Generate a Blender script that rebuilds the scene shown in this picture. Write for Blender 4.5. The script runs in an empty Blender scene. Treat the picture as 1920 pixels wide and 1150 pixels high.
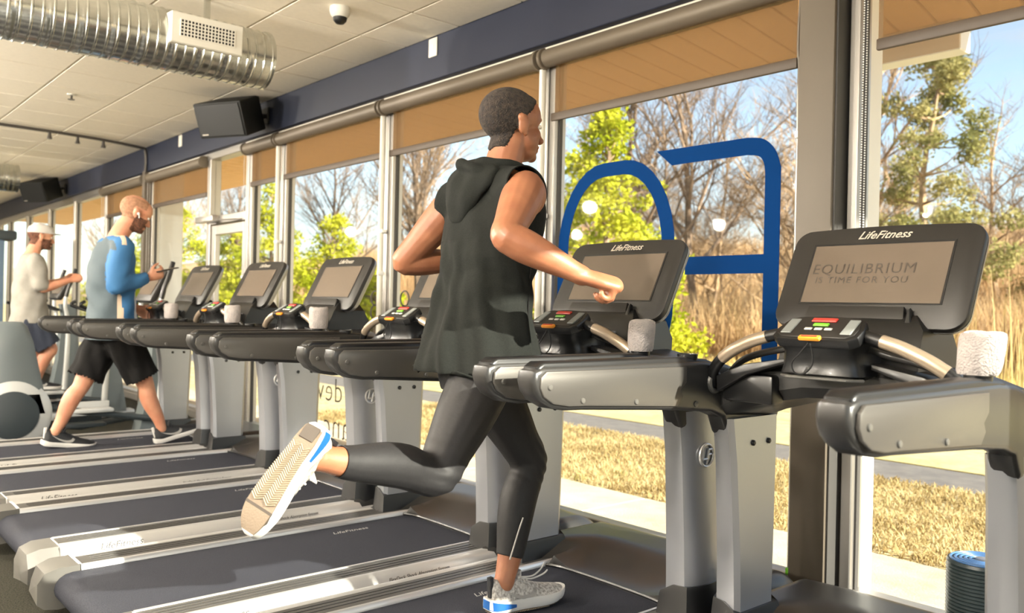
import bpy, bmesh, math, random
from mathutils import Vector, Matrix, Quaternion
SC = bpy.context.scene
COL = SC.collection
PI = math.pi
# ------------------------------------------------------------------ camera
cam_data = bpy.data.cameras.new('camera')
cam_data.sensor_width = 36.0
cam_data.lens = 36.0 * 1593.87 / 1920.0
cam_data.clip_start = 0.05
cam_data.clip_end = 600
cam_data.dof.use_dof = True
cam_data.dof.focus_distance = 2.75
cam_data.dof.aperture_fstop = 3.5
cam = bpy.data.objects.new('camera', cam_data)
COL.objects.link(cam)
cam.matrix_world = Matrix(((0.654496826, -0.0142281919, 0.755930859, 0.0),
                           (0.755743311, -0.0168399325, -0.654651407, 0.0),
                           (0.0220443304, 0.999756958, -0.000268821521, 1.2),
                           (0, 0, 0, 1)))
SC.camera = cam
# ------------------------------------------------------------------ view
vs = SC.view_settings
vs.view_transform = 'Standard'
vs.look = 'None'
vs.gamma = 1.0
vs.use_curve_mapping = False
vs.exposure = 1.0
# ------------------------------------------------------------------ sky and sun
SUN_EL = math.radians(25)
SUN_AZ = math.radians(78)          # clockwise from +Y
SUN_DIR = Vector((math.sin(SUN_AZ) * math.cos(SUN_EL), math.cos(SUN_AZ) * math.cos(SUN_EL), math.sin(SUN_EL)))
world = bpy.data.worlds.new('world')
SC.world = world
world.use_nodes = True
wn = world.node_tree
wn.nodes.clear()
w_out = wn.nodes.new('ShaderNodeOutputWorld')
w_bg = wn.nodes.new('ShaderNodeBackground')
w_sky = wn.nodes.new('ShaderNodeTexSky')
w_sky.sky_type = 'NISHITA'
w_sky.sun_disc = False
w_sky.sun_elevation = SUN_EL
w_sky.sun_rotation = SUN_AZ
w_sky.air_density = 1.0
w_sky.dust_density = 0.6
w_sky.ozone_density = 1.2
w_tc = wn.nodes.new('ShaderNodeTexCoord')
w_map = wn.nodes.new('ShaderNodeMapping')
w_map.inputs['Scale'].default_value = (1.0, 1.0, 2.6)
w_noise = wn.nodes.new('ShaderNodeTexNoise')
w_noise.inputs['Scale'].default_value = 3.2
w_noise.inputs['Detail'].default_value = 7
w_noise.inputs['Roughness'].default_value = 0.6
w_ramp = wn.nodes.new('ShaderNodeValToRGB')
w_ramp.color_ramp.elements[0].position = 0.38
w_ramp.color_ramp.elements[1].position = 0.72
w_mix = wn.nodes.new('ShaderNodeMixRGB')
w_mix.inputs['Color2'].default_value = (2.5, 2.5, 2.6, 1)
wn.links.new(w_tc.outputs['Generated'], w_map.inputs['Vector'])
wn.links.new(w_map.outputs['Vector'], w_noise.inputs['Vector'])
wn.links.new(w_noise.outputs['Fac'], w_ramp.inputs['Fac'])
wn.links.new(w_ramp.outputs['Color'], w_mix.inputs['Fac'])
wn.links.new(w_sky.outputs['Color'], w_mix.inputs['Color1'])
wn.links.new(w_mix.outputs['Color'], w_bg.inputs['Color'])
wn.links.new(w_bg.outputs['Background'], w_out.inputs['Surface'])
w_bg.inputs['Strength'].default_value = 0.17
sun_data = bpy.data.lights.new('sun', 'SUN')
sun_data.energy = 10.0
sun_data.angle = math.radians(0.6)
sun_data.color = (1.0, 0.92, 0.79)
sun = bpy.data.objects.new('sun', sun_data)
COL.objects.link(sun)
sun.rotation_euler = SUN_DIR.to_track_quat('Z', 'Y').to_euler()
sun.location = (20, 8, 20)

# ------------------------------------------------------------------ materials
MATS = {}
def rgb(r, g, b):
    f = lambda c: (c / 255 / 12.92) if c / 255 <= 0.04045 else ((c / 255 + 0.055) / 1.055) ** 2.4
    return (f(r), f(g), f(b), 1.0)

def mat(name, col, rough=0.5, metal=0.0, var=0.0, vscale=8.0, bump=0.0, bscale=60.0, spec=0.5, sss=0.0, col2=None, stretch=None, coat=0.0, emit=None):
    """principled material; var mixes in a second colour by noise, bump adds fine relief"""
    if name in MATS:
        return MATS[name]
    m = bpy.data.materials.new(name)
    m.use_nodes = True
    nt = m.node_tree
    p = nt.nodes['Principled BSDF']
    p.inputs['Base Color'].default_value = col
    p.inputs['Roughness'].default_value = rough
    p.inputs['Metallic'].default_value = metal
    p.inputs['Specular IOR Level'].default_value = spec
    if coat:
        p.inputs['Coat Weight'].default_value = coat
        p.inputs['Coat Roughness'].default_value = 0.15
    if sss:
        p.inputs['Subsurface Weight'].default_value = sss
        p.inputs['Subsurface Radius'].default_value = (1.0, 0.4, 0.2)
        p.inputs['Subsurface Scale'].default_value = 0.012
    if emit:
        p.inputs['Emission Color'].default_value = emit[0]
        p.inputs['Emission Strength'].default_value = emit[1]
    tc = nt.nodes.new('ShaderNodeTexCoord')
    vec = tc.outputs['Object']
    if stretch:
        mp = nt.nodes.new('ShaderNodeMapping')
        mp.inputs['Scale'].default_value = stretch
        nt.links.new(vec, mp.inputs['Vector'])
        vec = mp.outputs['Vector']
    if var > 0:
        n = nt.nodes.new('ShaderNodeTexNoise')
        n.inputs['Scale'].default_value = vscale
        n.inputs['Detail'].default_value = 5
        nt.links.new(vec, n.inputs['Vector'])
        r = nt.nodes.new('ShaderNodeValToRGB')
        r.color_ramp.elements[0].position = 0.35
        r.color_ramp.elements[1].position = 0.65
        c2 = col2 or (col[0] * (1 - var), col[1] * (1 - var), col[2] * (1 - var), 1)
        r.color_ramp.elements[0].color = col
        r.color_ramp.elements[1].color = c2
        nt.links.new(n.outputs['Fac'], r.inputs['Fac'])
        nt.links.new(r.outputs['Color'], p.inputs['Base Color'])
    if bump > 0:
        n2 = nt.nodes.new('ShaderNodeTexNoise')
        n2.inputs['Scale'].default_value = bscale
        n2.inputs['Detail'].default_value = 4
        nt.links.new(vec, n2.inputs['Vector'])
        bp = nt.nodes.new('ShaderNodeBump')
        bp.inputs['Strength'].default_value = bump
        bp.inputs['Distance'].default_value = 0.01
        nt.links.new(n2.outputs['Fac'], bp.inputs['Height'])
        nt.links.new(bp.outputs['Normal'], p.inputs['Normal'])
    MATS[name] = m
    return m

def glass_mat(name, tint=(1, 1, 1, 1), gloss=0.08):
    m = bpy.data.materials.new(name)
    m.use_nodes = True
    nt = m.node_tree
    nt.nodes.clear()
    o = nt.nodes.new('ShaderNodeOutputMaterial')
    t = nt.nodes.new('ShaderNodeBsdfTransparent')
    t.inputs['Color'].default_value = tint
    g = nt.nodes.new('ShaderNodeBsdfGlossy')
    g.inputs['Roughness'].default_value = 0.02
    lw = nt.nodes.new('ShaderNodeLayerWeight')
    pw = nt.nodes.new('ShaderNodeMath'); pw.operation = 'POWER'; pw.inputs[1].default_value = 5.0
    ml = nt.nodes.new('ShaderNodeMath'); ml.operation = 'MULTIPLY_ADD'; ml.inputs[1].default_value = 0.22; ml.inputs[2].default_value = 0.012
    nt.links.new(lw.outputs['Facing'], pw.inputs[0])
    nt.links.new(pw.outputs['Value'], ml.inputs[0])
    x = nt.nodes.new('ShaderNodeMixShader')
    nt.links.new(ml.outputs['Value'], x.inputs['Fac'])
    nt.links.new(t.outputs['BSDF'], x.inputs[1])
    nt.links.new(g.outputs['BSDF'], x.inputs[2])
    nt.links.new(x.outputs['Shader'], o.inputs['Surface'])
    MATS[name] = m
    return m

def shade_cloth_mat(name, col, openness=0.25, trans=0.5):
    m = bpy.data.materials.new(name)
    m.use_nodes = True
    nt = m.node_tree
    nt.nodes.clear()
    o = nt.nodes.new('ShaderNodeOutputMaterial')
    d = nt.nodes.new('ShaderNodeBsdfDiffuse')
    d.inputs['Color'].default_value = col
    tl = nt.nodes.new('ShaderNodeBsdfTranslucent')
    tl.inputs['Color'].default_value = col
    x1 = nt.nodes.new('ShaderNodeMixShader')
    x1.inputs['Fac'].default_value = trans
    t = nt.nodes.new('ShaderNodeBsdfTransparent')
    t.inputs['Color'].default_value = (1.0, 0.97, 0.93, 1)
    x2 = nt.nodes.new('ShaderNodeMixShader')
    x2.inputs['Fac'].default_value = openness
    nt.links.new(d.outputs['BSDF'], x1.inputs[1])
    nt.links.new(tl.outputs['BSDF'], x1.inputs[2])
    nt.links.new(x1.outputs['Shader'], x2.inputs[1])
    nt.links.new(t.outputs['BSDF'], x2.inputs[2])
    nt.links.new(x2.outputs['Shader'], o.inputs['Surface'])
    MATS[name] = m
    return m

def leaf_mat(name, cols, scale=1.2):
    m = bpy.data.materials.new(name)
    m.use_nodes = True
    nt = m.node_tree
    nt.nodes.clear()
    o = nt.nodes.new('ShaderNodeOutputMaterial')
    tc = nt.nodes.new('ShaderNodeTexCoord')
    n = nt.nodes.new('ShaderNodeTexNoise')
    n.inputs['Scale'].default_value = scale
    n.inputs['Detail'].default_value = 6
    n.inputs['Roughness'].default_value = 0.7
    r = nt.nodes.new('ShaderNodeValToRGB')
    el = r.color_ramp.elements
    el[0].position = 0.3; el[0].color = cols[0]
    el[1].position = 0.7; el[1].color = cols[-1]
    for i, c in enumerate(cols[1:-1]):
        e = el.new(0.3 + 0.4 * (i + 1) / (len(cols) - 1)); e.color = c
    d = nt.nodes.new('ShaderNodeBsdfDiffuse')
    tl = nt.nodes.new('ShaderNodeBsdfTranslucent')
    x = nt.nodes.new('ShaderNodeMixShader')
    x.inputs['Fac'].default_value = 0.4
    nt.links.new(tc.outputs['Object'], n.inputs['Vector'])
    nt.links.new(n.outputs['Fac'], r.inputs['Fac'])
    nt.links.new(r.outputs['Color'], d.inputs['Color'])
    nt.links.new(r.outputs['Color'], tl.inputs['Color'])
    nt.links.new(d.outputs['BSDF'], x.inputs[1])
    nt.links.new(tl.outputs['BSDF'], x.inputs[2])
    nt.links.new(x.outputs['Shader'], o.inputs['Surface'])
    MATS[name] = m
    return m

# ------------------------------------------------------------------ mesh helpers (all add to a bmesh)
OFF = [Vector((0, 0, 0))]          # subtracted from every vertex when a mesh is linked
def BM():
    return bmesh.new()

def box(b, x0, x1, y0, y1, z0, z1, bev=0.0, seg=2):
    r = bmesh.ops.create_cube(b, size=1.0)
    vs_ = r['verts']
    for v in vs_:
        v.co = Vector(((x0 + x1) / 2 + v.co.x * (x1 - x0), (y0 + y1) / 2 + v.co.y * (y1 - y0), (z0 + z1) / 2 + v.co.z * (z1 - z0)))
    if bev > 0:
        es = list({e for v in vs_ for e in v.link_edges})
        bmesh.ops.bevel(b, geom=es, offset=bev, segments=seg, affect='EDGES', profile=0.5)
    return b

def prism(b, pts, axis, a0, a1, bev=0.0, seg=2):
    """2D polygon extruded along axis; pts are (u,v): x->(y,z)  y->(x,z)  z->(x,y)"""
    def mk(p, a):
        return {'x': (a, p[0], p[1]), 'y': (p[0], a, p[1]), 'z': (p[0], p[1], a)}[axis]
    A = [b.verts.new(mk(p, a0)) for p in pts]
    B = [b.verts.new(mk(p, a1)) for p in pts]
    n = len(pts)
    fs = [b.faces.new(A), b.faces.new(list(reversed(B)))]
    for i in range(n):
        fs.append(b.faces.new((A[i], B[i], B[(i + 1) % n], A[(i + 1) % n])))
    bmesh.ops.recalc_face_normals(b, faces=fs)
    if bev > 0:
        es = list({e for f in fs[:2] for e in f.edges})
        bmesh.ops.bevel(b, geom=es, offset=bev, segments=seg, affect='EDGES', profile=0.5)
    return b

def loft(b, rings, cap=True, closed=True):
    R = [[b.verts.new(p) for p in r] for r in rings]
    n = len(R[0])
    m = n if closed else n - 1
    fs = []
    for i in range(len(R) - 1):
        for j in range(m):
            fs.append(b.faces.new((R[i][j], R[i][(j + 1) % n], R[i + 1][(j + 1) % n], R[i + 1][j])))
    if cap and closed:
        fs.append(b.faces.new(list(reversed(R[0]))))
        fs.append(b.faces.new(R[-1]))
    bmesh.ops.recalc_face_normals(b, faces=fs)
    return R

def catmull(pts, sub):
    if sub <= 1 or len(pts) < 3:
        return [tuple(p) for p in pts]
    out = []
    n = len(pts)
    for i in range(n - 1):
        p0 = pts[max(i - 1, 0)]; p1 = pts[i]; p2 = pts[i + 1]; p3 = pts[min(i + 2, n - 1)]
        for s in range(sub):
            t = s / sub
            out.append(tuple(0.5 * ((2 * b_) + (-a + c) * t + (2 * a - 5 * b_ + 4 * c - d) * t * t + (-a + 3 * b_ - 3 * c + d) * t ** 3)
                             for a, b_, c, d in zip(p0, p1, p2, p3)))
    out.append(tuple(pts[-1]))
    return out

def tube(b, pts, r, n=8, sub=1, ref=None, round_ends=False, cap=True):
    """pts list of (x,y,z); r scalar, list of scalars or list of (ra, rb); ra lies along ref"""
    k = len(pts)
    if not isinstance(r, (list, tuple)):
        r = [(r, r)] * k
    r = [(q, q) if not isinstance(q, (list, tuple)) else q for q in r]
    P = catmull([tuple(p) + tuple(q) for p, q in zip(pts, r)], sub)
    C = [Vector(p[:3]) for p in P]
    RR = [(max(p[3], 1e-4), max(p[4], 1e-4)) for p in P]
    if round_ends:
        def capends(c0, c1, rr):
            d = (c0 - c1).normalized() * min(rr)
            return [(c0 + d * math.sin(a), (rr[0] * math.cos(a), rr[1] * math.cos(a))) for a in (PI * .44, PI / 3, PI / 6)]
        s = capends(C[0], C[1], RR[0]); e = capends(C[-1], C[-2], RR[-1])
        C = [q[0] for q in s] + C + [q[0] for q in reversed(e)]
        RR = [q[1] for q in s] + RR + [q[1] for q in reversed(e)]
    rings = []
    u = None
    for i, c in enumerate(C):
        t = (C[min(i + 1, len(C) - 1)] - C[max(i - 1, 0)])
        t = t.normalized() if t.length > 1e-9 else Vector((0, 0, 1))
        if u is None or ref is not None:
            base = Vector(ref) if ref is not None else (Vector((1, 0, 0)) if abs(t.x) < 0.9 else Vector((0, 1, 0)))
            uu = base - t * base.dot(t)
            if uu.length < 1e-3:
                uu = u if u is not None else t.orthogonal()
            u = uu.normalized()
        else:
            u = (u - t * u.dot(t)).normalized()
        v = t.cross(u)
        rings.append([c + u * (RR[i][0] * math.cos(2 * PI * j / n)) + v * (RR[i][1] * math.sin(2 * PI * j / n)) for j in range(n)])
    loft(b, rings, cap)
    return b

def ellipsoid(b, c, r, rot=None, seg=20, rings=12):
    m = Matrix.Translation(c) @ (rot.to_4x4() if rot is not None else Matrix.Identity(4)) @ Matrix.Diagonal((r[0], r[1], r[2], 1))
    bmesh.ops.create_uvsphere(b, u_segments=seg, v_segments=rings, radius=1.0, matrix=m)
    return b

def lathe(b, prof, c=(0, 0, 0), axis='z', n=24):
    rings = []
    for (r, h) in prof:
        ring = []
        for j in range(n):
            a = 2 * PI * j / n
            p = {'z': (r * math.cos(a), r * math.sin(a), h), 'x': (h, r * math.cos(a), r * math.sin(a)), 'y': (r * math.cos(a), h, r * math.sin(a))}[axis]
            ring.append((p[0] + c[0], p[1] + c[1], p[2] + c[2]))
        rings.append(ring)
    loft(b, rings)
    return b

def torus(b, c, R, r, axis='z', n=24, m=8):
    pts = []
    vs_ = []
    for i in range(n):
        a = 2 * PI * i / n
        row = []
        for j in range(m):
            t = 2 * PI * j / m
            q = R + r * math.cos(t); h = r * math.sin(t)
            p = {'z': (q * math.cos(a), q * math.sin(a), h), 'x': (h, q * math.cos(a), q * math.sin(a)), 'y': (q * math.cos(a), h, q * math.sin(a))}[axis]
            row.append(b.verts.new((p[0] + c[0], p[1] + c[1], p[2] + c[2])))
        vs_.append(row)
    fs = []
    for i in range(n):
        for j in range(m):
            fs.append(b.faces.new((vs_[i][j], vs_[(i + 1) % n][j], vs_[(i + 1) % n][(j + 1) % m], vs_[i][(j + 1) % m])))
    bmesh.ops.recalc_face_normals(b, faces=fs)
    return b

def mesh_of(b, name, smooth=35):
    me = bpy.data.meshes.new(name)
    if OFF[0].length > 0:
        bmesh.ops.translate(b, verts=b.verts, vec=-OFF[0])
    b.to_mesh(me)
    b.free()
    if smooth:
        me.shade_smooth()
        me.set_sharp_from_angle(angle=math.radians(smooth))
    return me

def link(name, me, m=None, parent=None, loc=None):
    o = bpy.data.objects.new(name, me)
    COL.objects.link(o)
    if m is not None and me is not None:
        me.materials.clear()
        for q in (m if isinstance(m, (list, tuple)) else [m]):
            me.materials.append(MATS[q] if isinstance(q, str) else q)
    if parent is not None:
        o.parent = parent
    if loc is not None:
        o.location = loc
    return o

def obj(name, b, m, parent=None, smooth=35, loc=None, kind=None):
    o = link(name, mesh_of(b, name, smooth), m, parent, loc)
    if kind:
        o['kind'] = kind
    return o

def tag(o, label, cat, group=None, kind=None):
    o['label'] = label
    o['category'] = cat
    if group:
        o['group'] = group
    if kind:
        o['kind'] = kind
    return o

def thing(name, label, cat, loc=(0, 0, 0), group=None, rz=0.0):
    o = bpy.data.objects.new(name, None)
    COL.objects.link(o)
    o.location = loc
    o.rotation_euler = (0, 0, rz)
    o.empty_display_size = 0.1
    return tag(o, label, cat, group)

def struct(name, b, m, label=None, smooth=35):
    o = obj(name, b, m, smooth=smooth)
    o['kind'] = 'structure'
    if label:
        o['label'] = label
    return o

def struct_root(name, label, loc=(0, 0, 0)):
    o = bpy.data.objects.new(name, None)
    COL.objects.link(o)
    o.location = loc
    o['kind'] = 'structure'
    o['label'] = label
    return o

def copy_tree(o, parent=None):
    c = o.copy()
    COL.objects.link(c)
    c.parent = parent
    for ch in list(o.children):
        copy_tree(ch, c)
    return c

def text_mesh(s, size, extrude=0.0, shear=0.0, align='CENTER', spacing=1.0, offset=0.0):
    cu = bpy.data.curves.new('txt', 'FONT')
    cu.body = s
    cu.size = size
    cu.extrude = extrude
    cu.shear = shear
    cu.align_x = align
    cu.align_y = 'CENTER'
    cu.space_character = spacing
    cu.offset = offset
    cu.resolution_u = 3
    o = bpy.data.objects.new('txt', cu)
    COL.objects.link(o)
    dg = bpy.context.evaluated_depsgraph_get()
    me = bpy.data.meshes.new_from_object(o.evaluated_get(dg))
    bpy.data.objects.remove(o)
    bpy.data.curves.remove(cu)
    return me

def text_obj(name, s, size, m, parent, mtx, extrude=0.0004, shear=0.0, align='CENTER', spacing=1.0, offset=0.0):
    me = text_mesh(s, size, extrude, shear, align, spacing, offset)
    me.transform(Matrix.Translation(-OFF[0]) @ mtx)
    return link(name, me, m, parent)

def evaluated(b, mods, name='tmp'):
    """bake modifiers over a bmesh and return the resulting mesh"""
    me = bpy.data.meshes.new(name)
    b.to_mesh(me)
    b.free()
    o = bpy.data.objects.new(name, me)
    COL.objects.link(o)
    for kind, props in mods:
        md = o.modifiers.new(kind, kind)
        for k, v in props.items():
            setattr(md, k, v)
    dg = bpy.context.evaluated_depsgraph_get()
    out = bpy.data.meshes.new_from_object(o.evaluated_get(dg))
    bpy.data.objects.remove(o)
    bpy.data.meshes.remove(me)
    return out

def fuse(b, voxel, smooth_it=6, factor=0.5):
    """overlapping closed shapes -> one continuous skin, back as a bmesh"""
    me = evaluated(b, [('REMESH', {'mode': 'VOXEL', 'voxel_size': voxel}), ('SMOOTH', {'factor': factor, 'iterations': smooth_it})])
    r = bmesh.new()
    r.from_mesh(me)
    bpy.data.meshes.remove(me)
    return r

# ------------------------------------------------------------------ palette
mat('ceiling_tile', rgb(243, 234, 216), 0.9, var=0.04, vscale=30, bump=0.25, bscale=180)
mat('ceiling_grid', rgb(196, 184, 160), 0.7)
mat('bulkhead_navy', rgb(27, 34, 54), 0.55, bump=0.05, bscale=120)
mat('wall_paint', rgb(205, 200, 190), 0.8, bump=0.05, bscale=150)
mat('rubber_floor', rgb(32, 32, 29), 0.8, var=0.5, vscale=160, col2=rgb(60, 58, 50), bump=0.25, bscale=250, spec=0.04)
mat('aluminium', rgb(172, 168, 162), 0.4, 0.8)
mat('alu_dark', rgb(92, 88, 84), 0.45, 0.6)
mat('pillar_paint', rgb(92, 83, 71), 0.55)
mat('gasket', rgb(64, 62, 60), 0.6)
mat('white_trim', rgb(228, 228, 226), 0.5)
glass_mat('glass', (0.95, 0.97, 0.96, 1))
shade_cloth_mat('blind_cloth', rgb(158, 130, 98), 0.42, 0.6)
mat('blind_tube', rgb(108, 98, 84), 0.5, 0.2)
mat('blind_bar', rgb(74, 62, 50), 0.55)
mat('galvanised', rgb(205, 206, 200), 0.22, 1.0, var=0.12, vscale=25, bump=0.04, bscale=40)
mat('vent_white', rgb(216, 212, 200), 0.5)
mat('vent_dark', rgb(40, 36, 32), 0.7)
mat('black_plastic', rgb(13, 14, 13), 0.5, bump=0.04, bscale=300)
mat('speaker_black', rgb(14, 16, 14), 0.65, bump=0.15, bscale=400)
mat('tm_dark', rgb(42, 41, 40), 0.36, bump=0.03, bscale=400, coat=0.15)
mat('tm_black', rgb(16, 16, 17), 0.38, bump=0.03, bscale=500, coat=0.1)
mat('tm_grey', rgb(84, 82, 78), 0.4, bump=0.02, bscale=400)
mat('tm_silver', rgb(160, 162, 167), 0.36, 0.75, bump=0.015, bscale=300)
mat('tm_panel', rgb(96, 93, 89), 0.36, 0.55, bump=0.02, bscale=300)
mat('tm_silver_light', rgb(205, 204, 202), 0.3, 0.6)
mat('tm_rail', rgb(80, 78, 75), 0.42, 0.3, bump=0.05, bscale=200, stretch=(1, 0.05, 1))
mat('tm_belt', rgb(38, 40, 47), 0.66, var=0.35, vscale=350, col2=rgb(58, 59, 65), bump=0.3, bscale=500, spec=0.04)
mat('tm_bezel', rgb(34, 32, 30), 0.45, bump=0.02, bscale=500)
mat('tm_screen', rgb(104, 92, 80), 0.25, 0.0, var=0.10, vscale=3)
mat('screen_text', rgb(66, 57, 49), 0.4)
mat('logo_silver', rgb(222, 214, 200), 0.3, 0.5)
mat('grip_metal', rgb(186, 168, 146), 0.35, 0.7)
mat('key_red', rgb(206, 62, 52), 0.45)
mat('key_green', rgb(112, 186, 44), 0.45)
mat('key_grey', rgb(128, 132, 130), 0.45)
mat('key_white', rgb(200, 198, 190), 0.45)
mat('clip_orange', rgb(238, 150, 44), 0.45)
mat('cord', rgb(22, 22, 22), 0.6)
mat('towel', rgb(186, 177, 172), 0.95, var=0.15, vscale=40, bump=0.9, bscale=220)
mat('vinyl_blue', rgb(0, 46, 98), 0.7, spec=0.05)
mat('vinyl_dark', rgb(70, 62, 50), 0.5)
mat('lettering_pale', rgb(150, 148, 144), 0.5)
mat('lettering_dark', rgb(60, 58, 56), 0.5)
# ================================================================== the room
WY = 3.27            # glazing plane
X_END = 0.50         # glazed end wall on the right
X_FAR = -19.2
Y_BACK = -6.5
H_CEIL = 2.93
b = BM(); box(b, X_FAR - 0.2, X_END + 0.1, Y_BACK - 0.2, WY + 0.06, -0.12, 0.0)
struct('floor', b, 'rubber_floor', 'dark speckled rubber gym floor under the treadmills')
# ceiling slab with its grid and tiles
ceil_root = struct_root('ceiling', 'cream suspended ceiling of square tiles')
b = BM(); box(b, X_FAR - 0.2, X_END + 0.2, Y_BACK - 0.2, WY + 0.2, H_CEIL + 0.02, H_CEIL + 0.12)
obj('ceiling_slab', b, 'ceiling_grid', ceil_root)
T = 0.588
b = BM(); box(b, -T / 2 + 0.006, T / 2 - 0.006, -T / 2 + 0.006, T / 2 - 0.006, -0.006, 0.024, 0.004, 1)
tile_me = mesh_of(b, 'ceiling_tile')
yrows = [2.81 - T * k for k in range(0, 4)]
for x_i in range(0, 33):
    xc = -4.21 + T * 8 - T * x_i - T / 2
    if xc < X_FAR:
        break
    for yy in yrows:
        link('ceiling_tile', tile_me, 'ceiling_tile', ceil_root, (xc, yy - T / 2, H_CEIL))
b = BM(); box(b, -T / 2 + 0.006, T / 2 - 0.006, 0.006, 0.355, -0.006, 0.024, 0.004, 1)
cut_me = mesh_of(b, 'ceiling_tile')
for x_i in range(0, 33):
    xc = -4.21 + T * 8 - T * x_i - T / 2
    if xc < X_FAR:
        break
    link('ceiling_tile', cut_me, 'ceiling_tile', ceil_root, (xc, 2.81, H_CEIL))
b = BM(); box(b, X_FAR, X_END, Y_BACK, yrows[-1] - T, H_CEIL - 0.006, H_CEIL + 0.025)
obj('ceiling_field', b, 'ceiling_tile', ceil_root)
# walls
b = BM()
box(b, X_FAR, X_END, 3.17, 3.45, 2.65, H_CEIL + 0.1, 0.004, 1)
struct('wall_window', b, 'bulkhead_navy', 'navy painted bulkhead above the window wall')
b = BM(); box(b, X_FAR - 0.15, X_FAR, Y_BACK, WY + 0.1, 0, H_CEIL + 0.02)
struct('wall_left', b, 'wall_paint', 'plain painted wall at the far end of the gym')
b = BM(); box(b, X_FAR, X_END, Y_BACK - 0.15, Y_BACK, 0, H_CEIL + 0.02)
struct('wall_back', b, 'wall_paint', 'plain painted wall behind the viewer')
# head and sill members of the storefront
b = BM(); box(b, X_FAR, X_END, WY - 0.05, WY + 0.07, 2.585, 2.66, 0.004, 1)
struct('trim_1', b, 'aluminium', 'aluminium head rail above the windows')
b = BM(); box(b, X_FAR, X_END, WY - 0.05, WY + 0.07, 0.0, 0.075, 0.006, 1)
struct('trim_2', b, 'aluminium', 'aluminium sill rail below the windows')

def window(n, x0, x1, z0=0.075, z1=2.585, label=''):
    r = struct_root('window_%d' % n, label, (x0, WY, 0))
    w = x1 - x0
    for xa in (0.0, w - 0.045):
        b = BM(); box(b, xa, xa + 0.045, -0.04, 0.05, z0, z1, 0.004, 1)
        obj('frame_jamb', b, 'aluminium', r)
        xg = 0.045 if xa == 0.0 else w - 0.045 - 0.008
        b = BM(); box(b, xg, xg + 0.008, -0.010, 0.016, z0, z1)
        obj('gasket', b, 'gasket', r)
    b = BM(); box(b, 0.045, w - 0.045, -0.035, 0.045, z0, z0 + 0.03, 0.004, 1)
    obj('frame_sill', b, 'aluminium', r)
    b = BM(); box(b, 0.045, w - 0.045, -0.035, 0.045, z1 - 0.03, z1, 0.004, 1)
    obj('frame_head', b, 'aluminium', r)
    b = BM(); box(b, 0.04, w - 0.04, 0.0, 0.006, z0 + 0.02, z1 - 0.02)
    obj('pane', b, 'glass', r)
    return r

wins = [(-1.70, X_END - 0.02, 'large window nearest the viewer right of the wide pillar'),
        (-3.45, -1.885, 'window with the blue letters behind the runner'),
        (-5.08, -3.46, 'window behind the runner left of the lettered one'),
        (-6.72, -5.09, 'window with small mirrored words low on the glass'),
        (-7.40, -6.73, 'narrow sidelight window right of the glass door'),
        (-10.08, -8.36, 'window left of the glass door'),
        (-11.86, -10.16, 'window behind the man in the blue top'),
        (-13.40, -11.87, 'far window right of the man in the cap'),
        (-14.93, -13.41, 'far window behind the man in the cap'),
        (-16.48, -14.94, 'far window second from the left end'),
        (-18.02, -16.49, 'far window at the left end'),
        (-19.15, -18.03, 'last sliver of window by the far wall')]
for i, (x0, x1, lb) in enumerate(wins):
    window(i + 1, x0, x1, label=lb)
# wide pillar between the two nearest windows
pr = struct_root('trim_3', 'wide brown grey pillar between the nearest windows', (-1.83, WY, 0))
b = BM(); box(b, -0.042, 0.112, -0.13, 0.06, 0.0, 2.66, 0.006, 2)
obj('pillar_casing', b, 'pillar_paint', pr)
b = BM(); box(b, 0.1125, 0.120, -0.115, 0.05, 0.0, 2.6)
obj('pillar_gasket', b, 'gasket', pr)
b = BM(); box(b, -0.0545, -0.0425, -0.075, 0.05, 0.0, 2.6, 0.003, 1)
obj('pillar_edge', b, 'alu_dark', pr)
b = BM(); tube(b, [(-0.053, -0.095, 0.12), (-0.053, -0.095, 2.0), (-0.062, -0.100, 2.3), (-0.053, -0.095, 2.62)], 0.008, 6, 4)
obj('conduit', b, 'pillar_paint', pr)
for zz in (0.12, 1.32, 1.92):
    b = BM(); box(b, -0.066, -0.042, -0.110, -0.080, zz, zz + 0.03, 0.003, 1)
    obj('conduit_clip', b, 'white_trim' if zz > 1.5 else 'key_green', pr)
# slimmer post left of the door window
b = BM(); box(b, -10.16, -10.08, WY - 0.12, WY + 0.06, 0.0, 2.66, 0.005, 1)
struct('trim_4', b, 'pillar_paint', 'slim grey post beside the window left of the door')
# glass door with transom
dr = struct_root('door_1', 'aluminium framed glass entrance door with transom window', (-7.88, WY, 0))
for xa in (-0.48, 0.42):
    b = BM(); box(b, xa, xa + 0.06, -0.05, 0.06, 0.0, 2.6, 0.004, 1)
    obj('door_jamb', b, 'aluminium', dr)
b = BM(); box(b, -0.42, 0.42, -0.05, 0.06, 1.94, 2.02, 0.004, 1); obj('transom_bar', b, 'aluminium', dr)
b = BM(); box(b, -0.42, 0.42, -0.002, 0.004, 2.02, 2.59); obj('transom_pane', b, 'glass', dr)
leaf = None
b = BM()
box(b, -0.41, -0.32, -0.03, 0.02, 0.02, 1.93, 0.003, 1); box(b, 0.32, 0.41, -0.03, 0.02, 0.02, 1.93, 0.003, 1)
box(b, -0.32, 0.32, -0.03, 0.02, 1.84, 1.93, 0.003, 1); box(b, -0.32, 0.32, -0.03, 0.02, 0.02, 0.22, 0.003, 1)
leaf = obj('door_leaf', b, 'aluminium', dr)
b = BM(); box(b, -0.33, 0.33, -0.004, 0.002, 0.21, 1.85); obj('door_pane', b, 'glass', leaf)
b = BM(); tube(b, [(-0.3, -0.035, 1.03), (-0.3, -0.09, 1.03), (0.3, -0.09, 1.03), (0.3, -0.035, 1.03)], 0.014, 8); obj('push_bar', b, 'alu_dark', leaf)
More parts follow.
